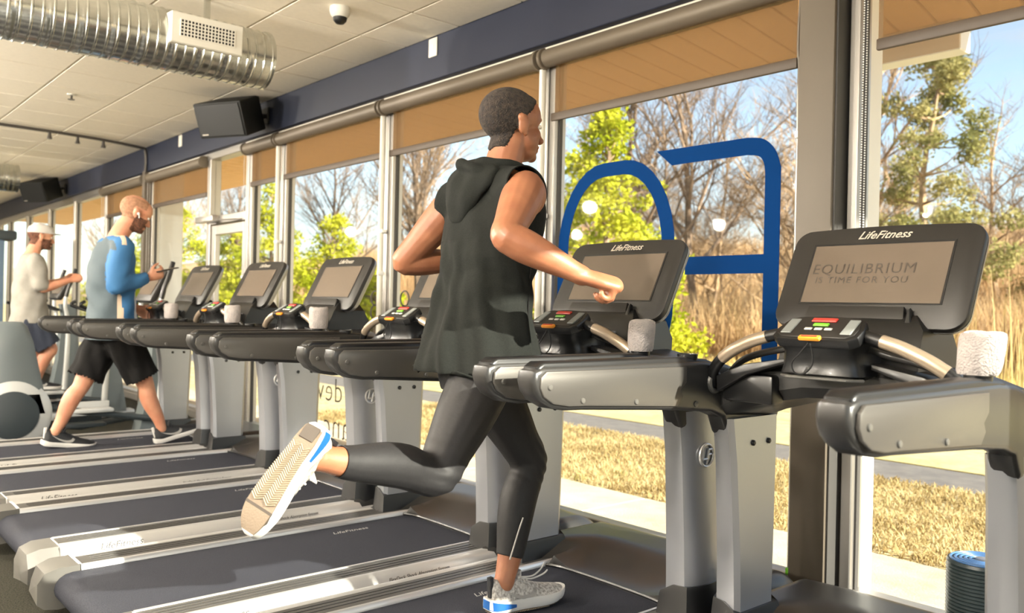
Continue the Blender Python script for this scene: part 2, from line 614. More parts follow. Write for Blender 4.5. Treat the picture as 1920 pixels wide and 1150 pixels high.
b = BM(); box(b, -0.62, -0.18, -0.12, -0.05, 1.96, 2.02, 0.008, 2); tube(b, [(-0.3, -0.09, 1.955), (0.1, -0.16, 1.95), (0.36, -0.06, 1.95)], 0.008, 6)
obj('door_closer', b, 'aluminium', dr)
# glazed end wall at the right (the low sun comes in here, out of view)
er = struct_root('wall_right', 'glazed end wall beside the nearest treadmill', (X_END, 0, 0))
b = BM(); box(b, 0.0, 0.10, Y_BACK, WY, 2.44, H_CEIL + 0.02); obj('bulkhead', b, 'bulkhead_navy', er)
b = BM(); box(b, 0.0, 0.10, Y_BACK, WY + 0.06, 0.0, 0.08); obj('sill', b, 'aluminium', er)
b = BM(); box(b, 0.0, 0.12, 2.42, WY, 0.0, 2.66); obj('corner_pier', b, 'wall_paint', er)
yy = 2.42
while yy > Y_BACK:
    b = BM(); box(b, 0.0, 0.10, yy - 0.03, yy + 0.03, 0.08, 2.66, 0.004, 1); obj('mullion', b, 'aluminium', er)
    b = BM(); box(b, 0.045, 0.051, yy - 1.6, yy, 0.07, 2.67); obj('pane', b, 'glass', er)
    yy -= 1.63
# roller blinds
def blind(x0, x1, label, zb=2.235):
    r = thing('roller_blind', label, 'blind', (x0, WY - 0.085, 2.57), 'tan roller blinds along the window wall')
    w = x1 - x0
    b = BM(); lathe(b, [(0.046, 0.03), (0.050, 0.035), (0.050, w - 0.035), (0.046, w - 0.03)], axis='x', n=20); obj('roller_tube', b, 'blind_tube', r)
    for xa in (0.0, w - 0.028):
        b = BM(); lathe(b, [(0.040, xa), (0.058, xa + 0.004), (0.058, xa + 0.022), (0.040, xa + 0.028)], axis='x', n=20); obj('end_bracket', b, 'blind_tube', r)
    b = BM(); tube(b, [(0.03, -0.004, 0.052), (w - 0.03, -0.004, 0.052)], 0.009, 8); obj('cover_strip', b, 'vent_white', r)
    b = BM(); box(b, 0.035, w - 0.035, 0.046, 0.048, zb - 2.57 + 0.02, 0.0); obj('blind_cloth', b, 'blind_cloth', r)
    b = BM(); box(b, 0.03, w - 0.03, 0.036, 0.058, zb - 2.57 - 0.005, zb - 2.57 + 0.04, 0.006, 2); obj('bottom_bar', b, 'blind_bar', r)
    b = BM()
    zc = -0.03
    while zc > -1.15:
        for dy in (-0.012, 0.014):
            bmesh.ops.create_icosphere(b, subdivisions=1, radius=0.0035, matrix=Matrix.Translation((0.006, dy, zc)))
        zc -= 0.010
    o = obj('bead_chain', b, 'white_trim', r); o['kind'] = 'stuff'
    b = BM(); box(b, -0.004, 0.016, -0.022, 0.03, -1.17, -1.14, 0.005, 2); obj('chain_holder', b, 'white_trim', r)
    return r
for x0, x1, lb in [(-1.62, 0.70, 'tan roller blind on the nearest window right of the wide pillar'),
                   (-3.46, -1.90, 'tan roller blind above the blue window letters'),
                   (-5.10, -3.48, 'tan roller blind behind the head of the runner'),
                   (-6.74, -5.12, 'tan roller blind just right of the narrow one'),
                   (-7.40, -6.76, 'narrow tan roller blind right of the glass door'),
                   (-10.04, -8.38, 'tan roller blind left of the glass door'),
                   (-11.84, -10.2, 'tan roller blind behind the head of the bald walker')]:
    blind(x0, x1, lb)
# white tubular posts that carry the blinds in front of the mullions
for i, (x, lb) in enumerate([(-3.47, 'pale tubular blind post beside the runner'), (-5.11, 'pale tubular blind post left of the runner'), (-6.75, 'pale tubular blind post by the narrow window')]):
    r = thing('blind_post', lb, 'post', (x, WY - 0.075, 0.075), 'pale posts between the blinds')
    b = BM(); tube(b, [(0, 0, 0), (0, 0, 2.44)], 0.02, 12); obj('post_tube', b, 'vent_white', r)
    b = BM(); box(b, -0.03, 0.035, -0.015, 0.03, 1.62, 1.645, 0.004, 1); obj('clip', b, 'white_trim', r)
# vinyl letters on the glass (read from outside, so mirrored here)
YV = WY - 0.004
def decal(name, polys, m, label):
    b = BM()
    for outer in polys:
        prism(b, outer, 'y', YV, YV + 0.002)
    o = obj(name, b, m, smooth=0)
    tag(o, label, 'window lettering', 'blue vinyl letters on the window')
    return o
def ribbon(outer, inner):
    return outer + list(reversed(inner))
def smoothp(p, s=5):
    return [q[:2] for q in catmull([tuple(a) for a in p], s)]
F_out = [(-2.592, 1.979), (-2.192, 1.978)] + smoothp([(-2.192, 1.978), (-2.11, 1.962), (-2.05, 1.908), (-2.02, 1.83)])[1:] + [(-2.02, 0.82)]
F_in = [(-2.614, 1.901), (-2.481, 1.902), (-2.19, 1.900)] + smoothp([(-2.19, 1.900), (-2.129, 1.887), (-2.104, 1.851), (-2.097, 1.797)])[1:] + [(-2.097, 0.82)]
decal('window_letter', [[(-2.708, 1.98)] + ribbon(F_out, F_in), [(-2.522, 1.455), (-2.0965, 1.455), (-2.0965, 1.371), (-2.522, 1.371)]], 'vinyl_blue', 'mirrored blue vinyl letter F on the window right of the runner')
def roundrect(x0, x1, z0, z1, rx, rz, n=8):
    p = []
    for cx, cz, a0 in ((x1 - rx, z1 - rz, 0), (x0 + rx, z1 - rz, PI / 2), (x0 + rx, z0 + rz, PI), (x1 - rx, z0 + rz, 1.5 * PI)):
        for i in range(n + 1):
            a = a0 + PI / 2 * i / n
            p.append((cx + rx * math.cos(a), cz + rz * math.sin(a)))
    return p
O_o = roundrect(-3.392, -2.586, 0.80, 1.962, 0.33, 0.46)
O_i = roundrect(-3.315, -2.664, 0.875, 1.890, 0.26, 0.39)
b = BM()
A0 = [[b.verts.new((p[0], YV + d, p[1])) for p in ring] for d in (0, 0.002) for ring in (O_o, O_i)]
n = len(O_o)
for i in range(n):
    j = (i + 1) % n
    b.faces.new((A0[0][i], A0[0][j], A0[1][j], A0[1][i])); b.faces.new((A0[2][i], A0[2][j], A0[3][j], A0[3][i]))
    b.faces.new((A0[0][i], A0[0][j], A0[2][j], A0[2][i])); b.faces.new((A0[1][i], A0[1][j], A0[3][j], A0[3][i]))
bmesh.ops.recalc_face_normals(b, faces=b.faces)
tag(obj('window_letter', b, 'vinyl_blue', smooth=0), 'blue vinyl letter O on the window beside the runner', 'window lettering', 'blue vinyl letters on the window')
MIR = Matrix.Rotation(PI / 2, 4, 'X')
def wtext(s, x, z, size, label):
    me = text_mesh(s, size, 0.0006, 0, 'LEFT', 1.08, -0.004)
    me.transform(Matrix.Translation((x, YV, z)) @ Matrix.Diagonal((-1, 1, 1, 1)) @ MIR)
    o = link('window_words', me, 'vinyl_dark')
    tag(o, label, 'window lettering')
wtext('dev', -5.71, 0.515, 0.27, 'small mirrored dark letters dev low on the window')
wtext('lanc', -5.53, 0.245, 0.28, 'small mirrored dark letters lanc below the letters dev')
for x, z, lb in ((-5.28, 1.19, 'small dark looped mark on the window left of the runner elbow'), (-4.90, 1.19, 'small dark looped mark on the window behind the runner')):
    b = BM()
    torus(b, (x, YV, z + 0.05), 0.052, 0.006, 'y', 20, 6); torus(b, (x, YV, z - 0.055), 0.055, 0.006, 'y', 20, 6)
    tag(obj('window_mark', b, 'vinyl_dark'), lb, 'window lettering')

# ---------------------------------------------------------------- things on the ceiling
def spiral_duct(x, y0, y1, label, vent=True, z=2.64, R=0.165):
    r = thing('air_duct', label, 'air duct', (x, y1, z), 'spiral air ducts')
    b = BM()
    prof = []
    L = y1 - y0
    yv = 0.0
    prof.append((R - 0.01, 0.0)); prof.append((R, -0.004))
    k = 0
    while yv < L:
        prof += [(R, -yv - 0.01), (R + 0.005, -yv - 0.014), (R + 0.005, -yv - 0.020), (R, -yv - 0.024)]
        if k % 3 == 2:
            prof += [(R + 0.002, -yv - 0.036), (R, -yv - 0.04)]
        yv += 0.05
        k += 1
    lathe(b, prof, axis='y', n=40)
    obj('duct_pipe', b, 'galvanised', r, 50)
    b = BM(); lathe(b, [(R + 0.004, -0.02), (R + 0.006, 0.0), (R - 0.015, 0.004), (R - 0.02, 0.0)], axis='y', n=40); obj('end_cap', b, 'galvanised', r)
    for yh in (-0.35, -1.9):
        if -yh < L:
            b = BM(); box(b, -0.012, 0.012, yh - 0.015, yh + 0.015, R, 2.93 - z); obj('hanger', b, 'galvanised', r)
    if vent:
        g = BM(); rot = math.radians(4)
        M = Matrix.Translation((0, -0.42, 0)) @ Matrix.Rotation(rot, 4, 'Y')
        box(g, 0.10, 0.205, -0.20, 0.20, -0.045, 0.120, 0.006, 1)
        bmesh.ops.transform(g, matrix=M, verts=g.verts)
        v = obj('supply_grille', g, 'vent_white', r)
        g = BM(); box(g, 0.2055, 0.207, -0.15, 0.15, -0.005, 0.085); bmesh.ops.transform(g, matrix=M, verts=g.verts); obj('grille_opening', g, 'vent_dark', v)
        g = BM()
        for i in range(17):
            yb = -0.15 + 0.30 * i / 16
            box(g, 0.206, 0.212, yb - 0.0028, yb + 0.0028, -0.005, 0.085)
        for i in range(6):
            zb = -0.005 + 0.09 * i / 5
            box(g, 0.206, 0.211, -0.15, 0.15, zb - 0.0028, zb + 0.0028)
        bmesh.ops.transform(g, matrix=M, verts=g.verts)
        obj('grille_bars', g, 'vent_white', v)
    return r
spiral_duct(-4.85, -3.0, 2.19, 'large shiny spiral air duct with white grille over the treadmills')
spiral_duct(-11.9, -3.0, 2.22, 'far spiral air duct end at the left edge above the walkers', False)

def speaker(x, y, z, label, rz):
    r = thing('wall_speaker', label, 'speaker', (x, y, z), 'black speakers on the bulkhead')
    g = BM()
    fr = [(-0.18, -0.14), (0.18, -0.14), (0.18, 0.14), (-0.18, 0.14)]
    prism(g, [(-0.235, -0.15), (0.235, -0.15), (0.19, 0.17), (-0.12, 0.20), (-0.16, 0.17)], 'z', -0.145, 0.145, 0.012, 2)
    R_ = Matrix.Rotation(rz, 4, 'Z') @ Matrix.Rotation(math.radians(22), 4, 'X')
    bmesh.ops.transform(g, matrix=R_, verts=g.verts)
    cab = obj('cabinet', g, 'speaker_black', r)
    g = BM(); box(g, -0.22, 0.22, -0.158, -0.151, -0.13, 0.13, 0.003, 1); bmesh.ops.transform(g, matrix=R_, verts=g.verts); obj('front_mesh', g, 'black_plastic', cab)
    g = BM(); box(g, -0.20, -0.14, -0.161, -0.158, -0.118, -0.108); bmesh.ops.transform(g, matrix=R_, verts=g.verts); obj('badge', g, 'logo_silver', cab)
    g = BM(); tube(g, [(0, 0.15, 0.03), (0.02, 3.165 - y - 0.02, 0.05)], 0.02, 8); box(g, -0.04, 0.08, 3.165 - y - 0.02, 3.165 - y, -0.02, 0.12, 0.004, 1)
    obj('bracket', g, 'black_plastic', r)
speaker(-6.95, 2.86, 2.74, 'black speaker tilted down from the bulkhead nearest the duct', math.radians(28))
speaker(-13.7, 2.86, 2.73, 'far black speaker on the bulkhead above the man in the cap', math.radians(28))
r = thing('dome_camera', 'small white dome security camera on the ceiling', 'camera', (-4.43, 2.46, H_CEIL - 0.006))
g = BM(); lathe(g, [(0.058, 0.0), (0.060, -0.02), (0.055, -0.045), (0.042, -0.06)], n=24); obj('housing', g, 'vent_white', r)
g = BM(); lathe(g, [(0.042, -0.058), (0.038, -0.078), (0.024, -0.094), (0.004, -0.100)], n=20); obj('dome', g, 'black_plastic', r)
r = thing('sprinkler_head', 'tiny metal sprinkler head in a ceiling tile', 'sprinkler', (-7.94, 1.87, H_CEIL - 0.006))
g = BM(); lathe(g, [(0.035, 0.0), (0.033, -0.008), (0.012, -0.010)], n=16); obj('escutcheon', g, 'vent_white', r)
g = BM(); lathe(g, [(0.010, -0.008), (0.010, -0.04), (0.028, -0.042), (0.028, -0.046)], n=12); obj('deflector', g, 'alu_dark', r)
r = thing('ceiling_conduit', 'thin dark conduit with small lamps crossing the ceiling to the bulkhead', 'conduit', (-9.75, 3.10, H_CEIL - 0.03))
g = BM(); tube(g, [(0.05, -2.6, 0), (0.0, -0.9, 0), (-0.22, -0.08, 0), (-0.3, 0.045, -0.03), (-0.3, 0.05, -0.26)], 0.016, 8, 3); obj('pipe', g, 'alu_dark', r)
for dy in (-1.0, -0.72, -0.45):
    g = BM(); lathe(g, [(0.014, 0.0), (0.016, -0.03), (0.026, -0.06), (0.024, -0.066)], c=(0.0 if dy < -.9 else -0.06 if dy < -.5 else -0.12, dy, -0.012), n=12); obj('spot', g, 'alu_dark', r)
for x, lb in ((-4.485, 'small white plate on the navy bulkhead above the runner'), (-9.0, 'small white plate on the navy bulkhead left of the speaker'), (-7.6, 'small white plate on the bulkhead beside the near speaker')):
    r = thing('wall_plate', lb, 'wall plate', (x, 3.17, 2.855), 'white plates on the bulkhead')
    g = BM(); box(g, -0.045, 0.045, -0.010, 0.0, -0.06, 0.06, 0.004, 2); obj('plate', g, 'vent_white', r)
    g = BM(); box(g, -0.008, 0.008, -0.013, -0.009, -0.018, 0.018, 0.002, 1); obj('toggle', g, 'white_trim', r)
# added fill light: rows of globe pendants behind the viewer to brighten the ceiling
globe_m = mat('fill_glow', (1, 0.97, 0.92, 1), 0.4, emit=((1.0, 0.92, 0.80, 1), 800.0))
g = BM(); ellipsoid(g, (0, 0, 0), (0.075, 0.075, 0.070), None, 24, 16)
globe_me = mesh_of(g, 'globe', 60)
g = BM(); tube(g, [(0, 0, 0.065), (0, 0, 0.50)], 0.006, 8); lathe(g, [(0.02, 0.062), (0.034, 0.066), (0.034, 0.09), (0.014, 0.10)], n=16); lathe(g, [(0.05, 0.49), (0.05, 0.515)], n=16)
stem_me = mesh_of(g, 'stem')
for k, (lx, ly) in enumerate([(x, y) for x in (-1.5, -4.3, -7.1, -9.9, -12.7) for y in (-0.8, -3.4)]):
    r = thing('fill_pendant', 'added white globe fill light hung behind the viewer to brighten the ceiling', 'pendant lamp', (lx, ly, H_CEIL - 0.52), 'added globe fill lights')
    link('globe', globe_me, globe_m, r)
    link('stem', stem_me, 'alu_dark', r)
# ================================================================== treadmills
TM_X = [-1.145, -2.12, -3.12, -4.18, -5.22, -6.24]
TM_Y = 1.75
def ribbon_tube(b, pts, r, n=10, sub=4):
    return tube(b, pts, r, n, sub)

def make_treadmill():
    OFF[0] = Vector((0, TM_Y, 0))
    root = thing('treadmill', 'x', 'treadmill', (0, TM_Y, 0), 'treadmills in a row facing the windows')
    # --- deck and belt
    b = BM(); box(b, -0.43, 0.43, 0.90, 2.62, 0.045, 0.170, 0.01, 1); obj('deck_frame', b, 'tm_black', root)
    for sx in (-0.36, 0.36):
        b = BM(); lathe(b, [(0.0, 0.0), (0.028, 0.0), (0.030, 0.03), (0.022, 0.046), (0.0, 0.046)], c=(sx, 1.0, 0.0), n=14); obj('foot', b, 'tm_black', root)
        b = BM(); lathe(b, [(0.0, 0.0), (0.028, 0.0), (0.030, 0.03), (0.022, 0.046), (0.0, 0.046)], c=(sx, 2.5, 0.0), n=14); obj('foot', b, 'tm_black', root)
    b = BM()
    prof = [(2.40, 0.178)]
    for i in range(9):
        a = PI / 2 + PI * i / 8
        prof.append((0.845 + 0.062 * math.cos(a), 0.130 + 0.056 * math.sin(a)))
    prof += [(0.95, 0.074), (0.95, 0.12), (2.40, 0.12)]
    prof[0] = (2.40, 0.186)
    prism(b, prof, 'x', -0.298, 0.298)
    belt = obj('running_belt', b, 'tm_belt', root, 50)
    text_obj('belt_lettering', 'LifeFitness', 0.042, 'lettering_pale', belt, Matrix.Translation((-0.2, 1.95, 0.1865)) @ Matrix.Rotation(PI / 2, 4, 'Z'), 0.0002, 0.35)
    # --- side rails: grey tread with silver outer bevel and inner lip
    for s in (-1, 1):
        b = BM(); prism(b, [(s * q[0], q[1]) for q in [(0.306, 0.150), (0.306, 0.203), (0.322, 0.206), (0.420, 0.206), (0.420, 0.10), (0.36, 0.10)]], 'y', 0.875, 2.34, 0.0)
        rail = obj('side_rail', b, 'tm_rail', root, 20)
        b = BM()
        for q in (0.345, 0.37, 0.395):
            box(b, s * q - 0.0025, s * q + 0.0025, 0.92, 2.25, 0.206, 0.2075)
        obj('tread_ribs', b, 'tm_dark', rail)
        b = BM(); prism(b, [(s * q[0], q[1]) for q in [(0.420, 0.206), (0.430, 0.211), (0.446, 0.209), (0.462, 0.198), (0.484, 0.165), (0.488, 0.145), (0.488, 0.09), (0.420, 0.09)]], 'y', 0.875, 2.36)
        obj('outer_trim', b, 'tm_silver_light', rail, 60)
        b = BM(); prism(b, [(s * q[0], q[1]) for q in [(0.298, 0.184), (0.299, 0.205), (0.305, 0.209), (0.312, 0.207), (0.312, 0.184)]], 'y', 0.875, 2.34)
        obj('inner_lip', b, 'tm_silver_light', rail, 60)
        if s > 0:
            mt = Matrix.Translation((0.474, 1.55, 0.1825)) @ Matrix.Rotation(PI / 2, 4, 'Z') @ Matrix.Rotation(math.radians(56), 4, 'X')
            for (yt, tx) in ((1.86, 'FlexDeck Shock Absorption System'), (1.10, 'LifeFitness')):
                text_obj('rail_lettering', tx, 0.019 if yt > 1.5 else 0.04, 'lettering_dark', rail, Matrix.Translation((0.4745, yt, 0.1825)) @ Matrix.Rotation(PI / 2, 4, 'Z') @ Matrix.Rotation(math.radians(56), 4, 'X'), 0.0003, 0.3)
        # rear end cap
        b = BM()
        rings = []
        for (yy, z0, z1, xi, xo) in [(0.872, 0.06, 0.207, 0.302, 0.489), (0.80, 0.055, 0.206, 0.302, 0.488), (0.755, 0.06, 0.190, 0.312, 0.478), (0.735, 0.075, 0.150, 0.33, 0.455)]:
            rings.append([(s * xi, yy, z0), (s * xo, yy, z0 + 0.02), (s * (xo + 0.002), yy, z1 - 0.05), (s * (xo - 0.03), yy, z1), (s * xi, yy, z1)])
        loft(b, rings); cap = obj('end_cap', b, 'tm_grey', root, 30)
        b = BM(); box(b, s * 0.312, s * 0.485, 0.868, 0.876, 0.150, 0.2085, 0.002, 1); obj('cap_seam', b, 'tm_silver_light', cap)
        b = BM(); lathe(b, [(0.0, -0.003), (0.008, -0.003), (0.008, 0.004), (0.0, 0.004)], c=(s * 0.40, 0.744, 0.118), axis='y', n=10); obj('adjuster_bolt', b, 'tm_black', cap)
    # --- motor cover with its scooped front
    b = BM()
    NX, NY = 44, 30
    grid = []
    for j in range(NY + 1):
        row = []
        for i in range(NX + 1):
            u = -1 + 2 * i / NX
            x = 0.475 * u
            v = j / NY
            ys = 2.325 - 0.16 * max(0.0, (abs(u) - 0.62) / 0.38) ** 0.8      # side wings reach back along the rails
            y = ys + (2.86 - ys) * v
            d = math.sqrt((abs(x) / 0.375) ** 5 + (max(0.0, y - 2.30) / 0.33) ** 2.4)
            t = min(1.0, max(0.0, d))
            t = t * t * (3 - 2 * t)
            z = 0.192 + 0.075 * t
            if v > 0.80:
                z -= 0.055 * ((v - 0.80) / 0.20) ** 2
            if abs(u) > 0.9:
                z -= 0.06 * ((abs(u) - 0.9) / 0.1) ** 2
            w_ = max(0.0, 1 - (y - ys) / 0.16)
            if abs(u) > 0.62:
                z -= 0.055 * w_
            row.append((x, y, z))
        grid.append(row)
    top = [[b.verts.new(p) for p in row] for row in grid]
    for j in range(NY):
        for i in range(NX):
            b.faces.new((top[j][i], top[j][i + 1], top[j + 1][i + 1], top[j + 1][i]))
    rim = [top[0][i] for i in range(NX + 1)] + [top[j][NX] for j in range(1, NY + 1)] + [top[NY][i] for i in range(NX - 1, -1, -1)] + [top[j][0] for j in range(NY - 1, 0, -1)]
    low = [b.verts.new((v.co.x * (0.995), v.co.y, 0.06 if v.co.y > 2.36 else 0.15)) for v in rim]
    for i in range(len(rim)):
        j = (i + 1) % len(rim)
        b.faces.new((rim[i], rim[j], low[j], low[i]))
    bmesh.ops.recalc_face_normals(b, faces=b.faces)
    mc = obj('motor_cover', b, 'tm_dark', root, 60)
    b = BM(); tube(b, [(-0.30, 2.300, 0.192), (-0.22, 2.322, 0.194), (0, 2.327, 0.195), (0.22, 2.322, 0.194), (0.30, 2.300, 0.192)], 0.006, 6, 4); obj('cover_edge', b, 'tm_black', mc)
    # --- uprights
    for s in (-1, 1):
        b = BM()
        rings = []
        for (z, y0, y1, xi, xo) in [(0.215, 2.222, 2.425, 0.345, 0.455), (0.32, 2.220, 2.425, 0.345, 0.453), (0.45, 2.215, 2.43, 0.346, 0.450), (0.60, 2.205, 2.435, 0.348, 0.447), (0.74, 2.195, 2.44, 0.350, 0.445), (0.875, 2.175, 2.445, 0.352, 0.443)]:
            # flat inner face, round outer shell
            ring = [(s * (xi + 0.012), y0, z), (s * xi, y0 + 0.018, z), (s * xi, y1 - 0.018, z), (s * (xi + 0.012), y1, z)]
            for k in range(9):
                a = PI / 2 - PI * k / 8
                cy = (y0 + y1) / 2
                ring.append((s * (xi + 0.045 + (xo - xi - 0.045) * abs(math.cos(a)) ** 0.6), cy + (y1 - y0) / 2 * math.sin(a), z))
            rings.append(ring)
        loft(b, rings)
        post = obj('upright_post', b, 'tm_silver', root, 28)
        b = BM()
        rings = []
        for (z, g) in [(0.17, 0.022), (0.23, 0.012), (0.30, 0.005), (0.31, 0.003)]:
            y0, y1 = 2.215 - g, 2.43 + g * 2
            ring = [(s * (0.343 - g), y0, z), (s * (0.343 - g), y1, z)]
            for k in range(7):
                a = PI / 2 - PI * k / 6
                ring.append((s * (0.39 + (0.457 - 0.39 + g) * abs(math.cos(a)) ** 0.6), (y0 + y1) / 2 + (y1 - y0) / 2 * math.sin(a), z))
            rings.append([(p[0], p[1], p[2] - (0.03 if (p[0] * s < 0.36) else 0)) for p in ring])
        loft(b, rings); obj('post_boot', b, 'tm_black', post, 40)
        # emblem on the outer shell
        xe = s * 0.4485
        b = BM(); torus(b, (xe, 2.30, 0.73), 0.036, 0.0042, 'x', 28, 8)
        # slanted L and F strokes inside the ring
        for (p0, p1, w) in [((-0.012, 0.030), (-0.020, -0.012), 0.004), ((-0.020, -0.012), (0.006, -0.012), 0.004), ((0.010, 0.016), (0.000, -0.030), 0.004), ((0.008, 0.018), (0.028, 0.018), 0.004), ((0.006, 0.002), (0.024, 0.002), 0.004)]:
            tube(b, [(xe, 2.30 + p0[0], 0.73 + p0[1]), (xe, 2.30 + p1[0], 0.73 + p1[1])], w, 6)
        obj('round_emblem', b, 'tm_silver_light', post)
        for yb in (2.295, 2.38):
            b = BM(); lathe(b, [(0.0, 0.0), (0.009, 0.0), (0.009, s * -0.005), (0.005, s * -0.008), (0.0, s * -0.008)], c=(s * 0.351, yb, 0.795), axis='x', n=12); obj('screw', b, 'tm_black', post)
    # --- arms
    for s in (-1, 1):
        core = [(1.385, 1.045), (1.38, 1.02), (1.388, 0.995), (1.41, 0.97), (1.45, 0.95), (1.50, 0.942), (1.56, 0.940), (1.95, 0.915), (2.10, 0.90), (2.16, 0.88), (2.185, 0.83), (2.195, 0.822), (2.44, 0.832), (2.465, 0.88), (2.40, 0.96), (2.26, 1.02), (2.16, 1.045), (2.06, 1.055), (1.42, 1.056)]
        b = BM(); prism(b, core, 'x', s * 0.364, s * 0.432, 0.014, 3)
        arm = obj('side_arm', b, 'tm_dark', root, 40)
        b = BM(); prism(b, [(1.40, 1.054), (1.42, 1.066), (1.95, 1.068), (2.08, 1.058), (2.14, 1.040), (1.40, 1.040)], 'x', s * 0.370, s * 0.428, 0.008, 2); obj('arm_top', b, 'tm_black', arm, 50)
        pan = [(1.402, 1.03), (1.399, 1.005), (1.412, 0.982), (1.445, 0.962), (1.50, 0.953), (1.56, 0.951), (1.93, 0.928), (1.955, 0.955), (1.945, 0.975), (1.97, 0.995), (1.97, 1.04), (1.42, 1.044)]
        for side in (-1, 1):
            xa = s * 0.400 + side * 0.031
            b = BM(); prism(b, pan, 'x', xa, xa + side * 0.011, 0.005, 2); pn = obj('arm_panel', b, 'tm_panel', arm, 40)
            for (yb, zb) in ((1.43, 1.005), (1.545, 0.966), (1.75, 0.952)):
                b = BM(); lathe(b, [(0.0, 0.0), (0.0075, 0.0), (0.0075, 0.002), (0.006, 0.004), (0.0, 0.0045)], c=(0, 0, 0), axis='x', n=14)
                bmesh.ops.transform(b, matrix=Matrix.Translation((xa + side * 0.011, yb, zb)) @ Matrix.Diagonal((side, 1, 1, 1)), verts=b.verts)
                bmesh.ops.recalc_face_normals(b, faces=b.faces)
                obj('panel_bolt', b, 'tm_grey', pn)
        for (yb, zb) in ((2.02, 0.93), (2.26, 0.855)):
            b = BM(); lathe(b, [(0.0, 0.0), (0.009, 0.0), (0.009, -s * 0.003), (0.0, -s * 0.004)], c=(s * 0.364, yb, zb), axis='x', n=14); obj('bracket_bolt', b, 'tm_grey', arm)
        # cup holder at the front of the arm
        b = BM(); lathe(b, [(0.026, 1.045), (0.029, 1.06), (0.030, 1.073), (0.026, 1.074), (0.024, 1.066)], c=(s * 0.398, 2.02, 0), n=22); obj('cup_holder', b, 'tm_black', arm)
    # --- cross beam between the arms
    b = BM()
    rings = []
    for x, zb, zt in [(-0.372, 0.885, 1.02), (-0.30, 0.915, 1.045), (-0.20, 0.945, 1.062), (-0.10, 0.965, 1.07), (0, 0.97, 1.072), (0.10, 0.965, 1.07), (0.20, 0.945, 1.062), (0.30, 0.915, 1.045), (0.372, 0.885, 1.02)]:
        rings.append([(x, 2.14, zb + 0.03), (x, 2.17, zb), (x, 2.40, zb - 0.015), (x, 2.45, zb + 0.02), (x, 2.45, zt - 0.03), (x, 2.40, zt), (x, 2.17, zt - 0.005), (x, 2.14, zt - 0.03)])
    loft(b, rings); beam = obj('cross_beam', b, 'tm_dark', root, 40)
    for s in (-1, 1):
        b = BM(); box(b, *sorted((s * 0.17, s * 0.335)), 2.105, 2.17, 0.94, 1.022, 0.010, 2); obj('tray', b, 'tm_black', beam)
        b = BM(); prism(b, [(s * 0.34, 0.965), (s * 0.345, 1.012), (s * 0.25, 1.052), (s * 0.12, 1.075), (s * 0.12, 1.06), (s * 0.24, 1.022)], 'y', 2.085, 2.16, 0.006, 2); obj('tray_lip', b, 'tm_black', beam)
    # --- console neck and keypad
    b = BM()
    rings = []
    for (z, hx, y0, y1) in [(1.030, 0.085, 2.055, 2.30), (1.042, 0.112, 2.035, 2.30), (1.06, 0.108, 2.040, 2.28), (1.10, 0.100, 2.030, 2.22), (1.128, 0.112, 2.012, 2.17)]:
        rings.append([(-hx, y0 + 0.02, z), (-hx + 0.02, y0, z), (hx - 0.02, y0, z), (hx, y0 + 0.02, z), (hx * 0.95, y1, z), (-hx * 0.95, y1, z)])
    loft(b, rings); obj('console_neck', b, 'tm_black', root, 50)
    b = BM(); prism(b, [(-0.085, 2.030), (0.085, 2.030), (0.118, 2.06), (0.10, 2.10), (-0.10, 2.10), (-0.118, 2.06)], 'z', 1.028, 1.036, 0.002, 1); obj('neck_trim', b, 'tm_grey', root)
    KM = Matrix.Translation((0, 2.052, 1.158)) @ Matrix.Rotation(math.radians(32), 4, 'X')
    def kobj(name, b, m, par):
        bmesh.ops.transform(b, matrix=KM, verts=b.verts)
        return obj(name, b, m, par)
    kp = [(-0.098, -0.052), (0.098, -0.052), (0.118, -0.035), (0.120, 0.0), (0.108, 0.042), (0.088, 0.055), (0.0, 0.062), (-0.088, 0.055), (-0.108, 0.042), (-0.120, 0.0), (-0.118, -0.035)]
    b = BM(); prism(b, kp, 'z', -0.026, 0.004, 0.006, 2); pad = kobj('keypad', b, 'tm_black', root)
    b = BM(); prism(b, [(p[0] * 0.90, p[1] * 0.88 + 0.002) for p in kp], 'z', 0.0035, 0.006, 0.001, 1); face = kobj('keypad_face', b, 'tm_bezel', pad)
    b = BM(); box(b, -0.035, 0.035, 0.026, 0.042, 0.005, 0.0105, 0.002, 1); kobj('stop_key', b, 'key_red', pad)
    b = BM(); box(b, -0.022, 0.022, 0.006, 0.018, 0.005, 0.0105, 0.002, 1); kobj('start_key', b, 'key_green', pad)
    for xk in (-0.028, 0.0, 0.028):
        b = BM(); box(b, xk - 0.011, xk + 0.011, -0.012, -0.002, 0.005, 0.009, 0.002, 1); kobj('preset_key', b, 'key_white', pad)
    for s in (-1, 1):
        b = BM(); box(b, *sorted((s * 0.068, s * 0.098)), -0.03, 0.038, 0.005, 0.009, 0.002, 1); kobj('arrow_key', b, 'key_grey', pad)
    b = BM(); box(b, -0.032, 0.028, -0.060, -0.044, 0.002, 0.013, 0.004, 2); clip = kobj('safety_clip', b, 'clip_orange', pad)
    b = BM(); box(b, -0.024, 0.020, -0.054, -0.050, 0.013, 0.0145); kobj('clip_slot', b, 'key_red', clip)
    b = BM(); tube(b, [(-0.002, 2.000, 1.125), (-0.03, 2.006, 1.095), (-0.055, 2.012, 1.07), (-0.05, 2.016, 1.045), (-0.025, 2.018, 1.043), (0.0, 2.014, 1.065), (0.004, 2.010, 1.095), (0.0, 2.002, 1.125)], 0.0022, 6, 5); obj('safety_cord', b, 'cord', pad)
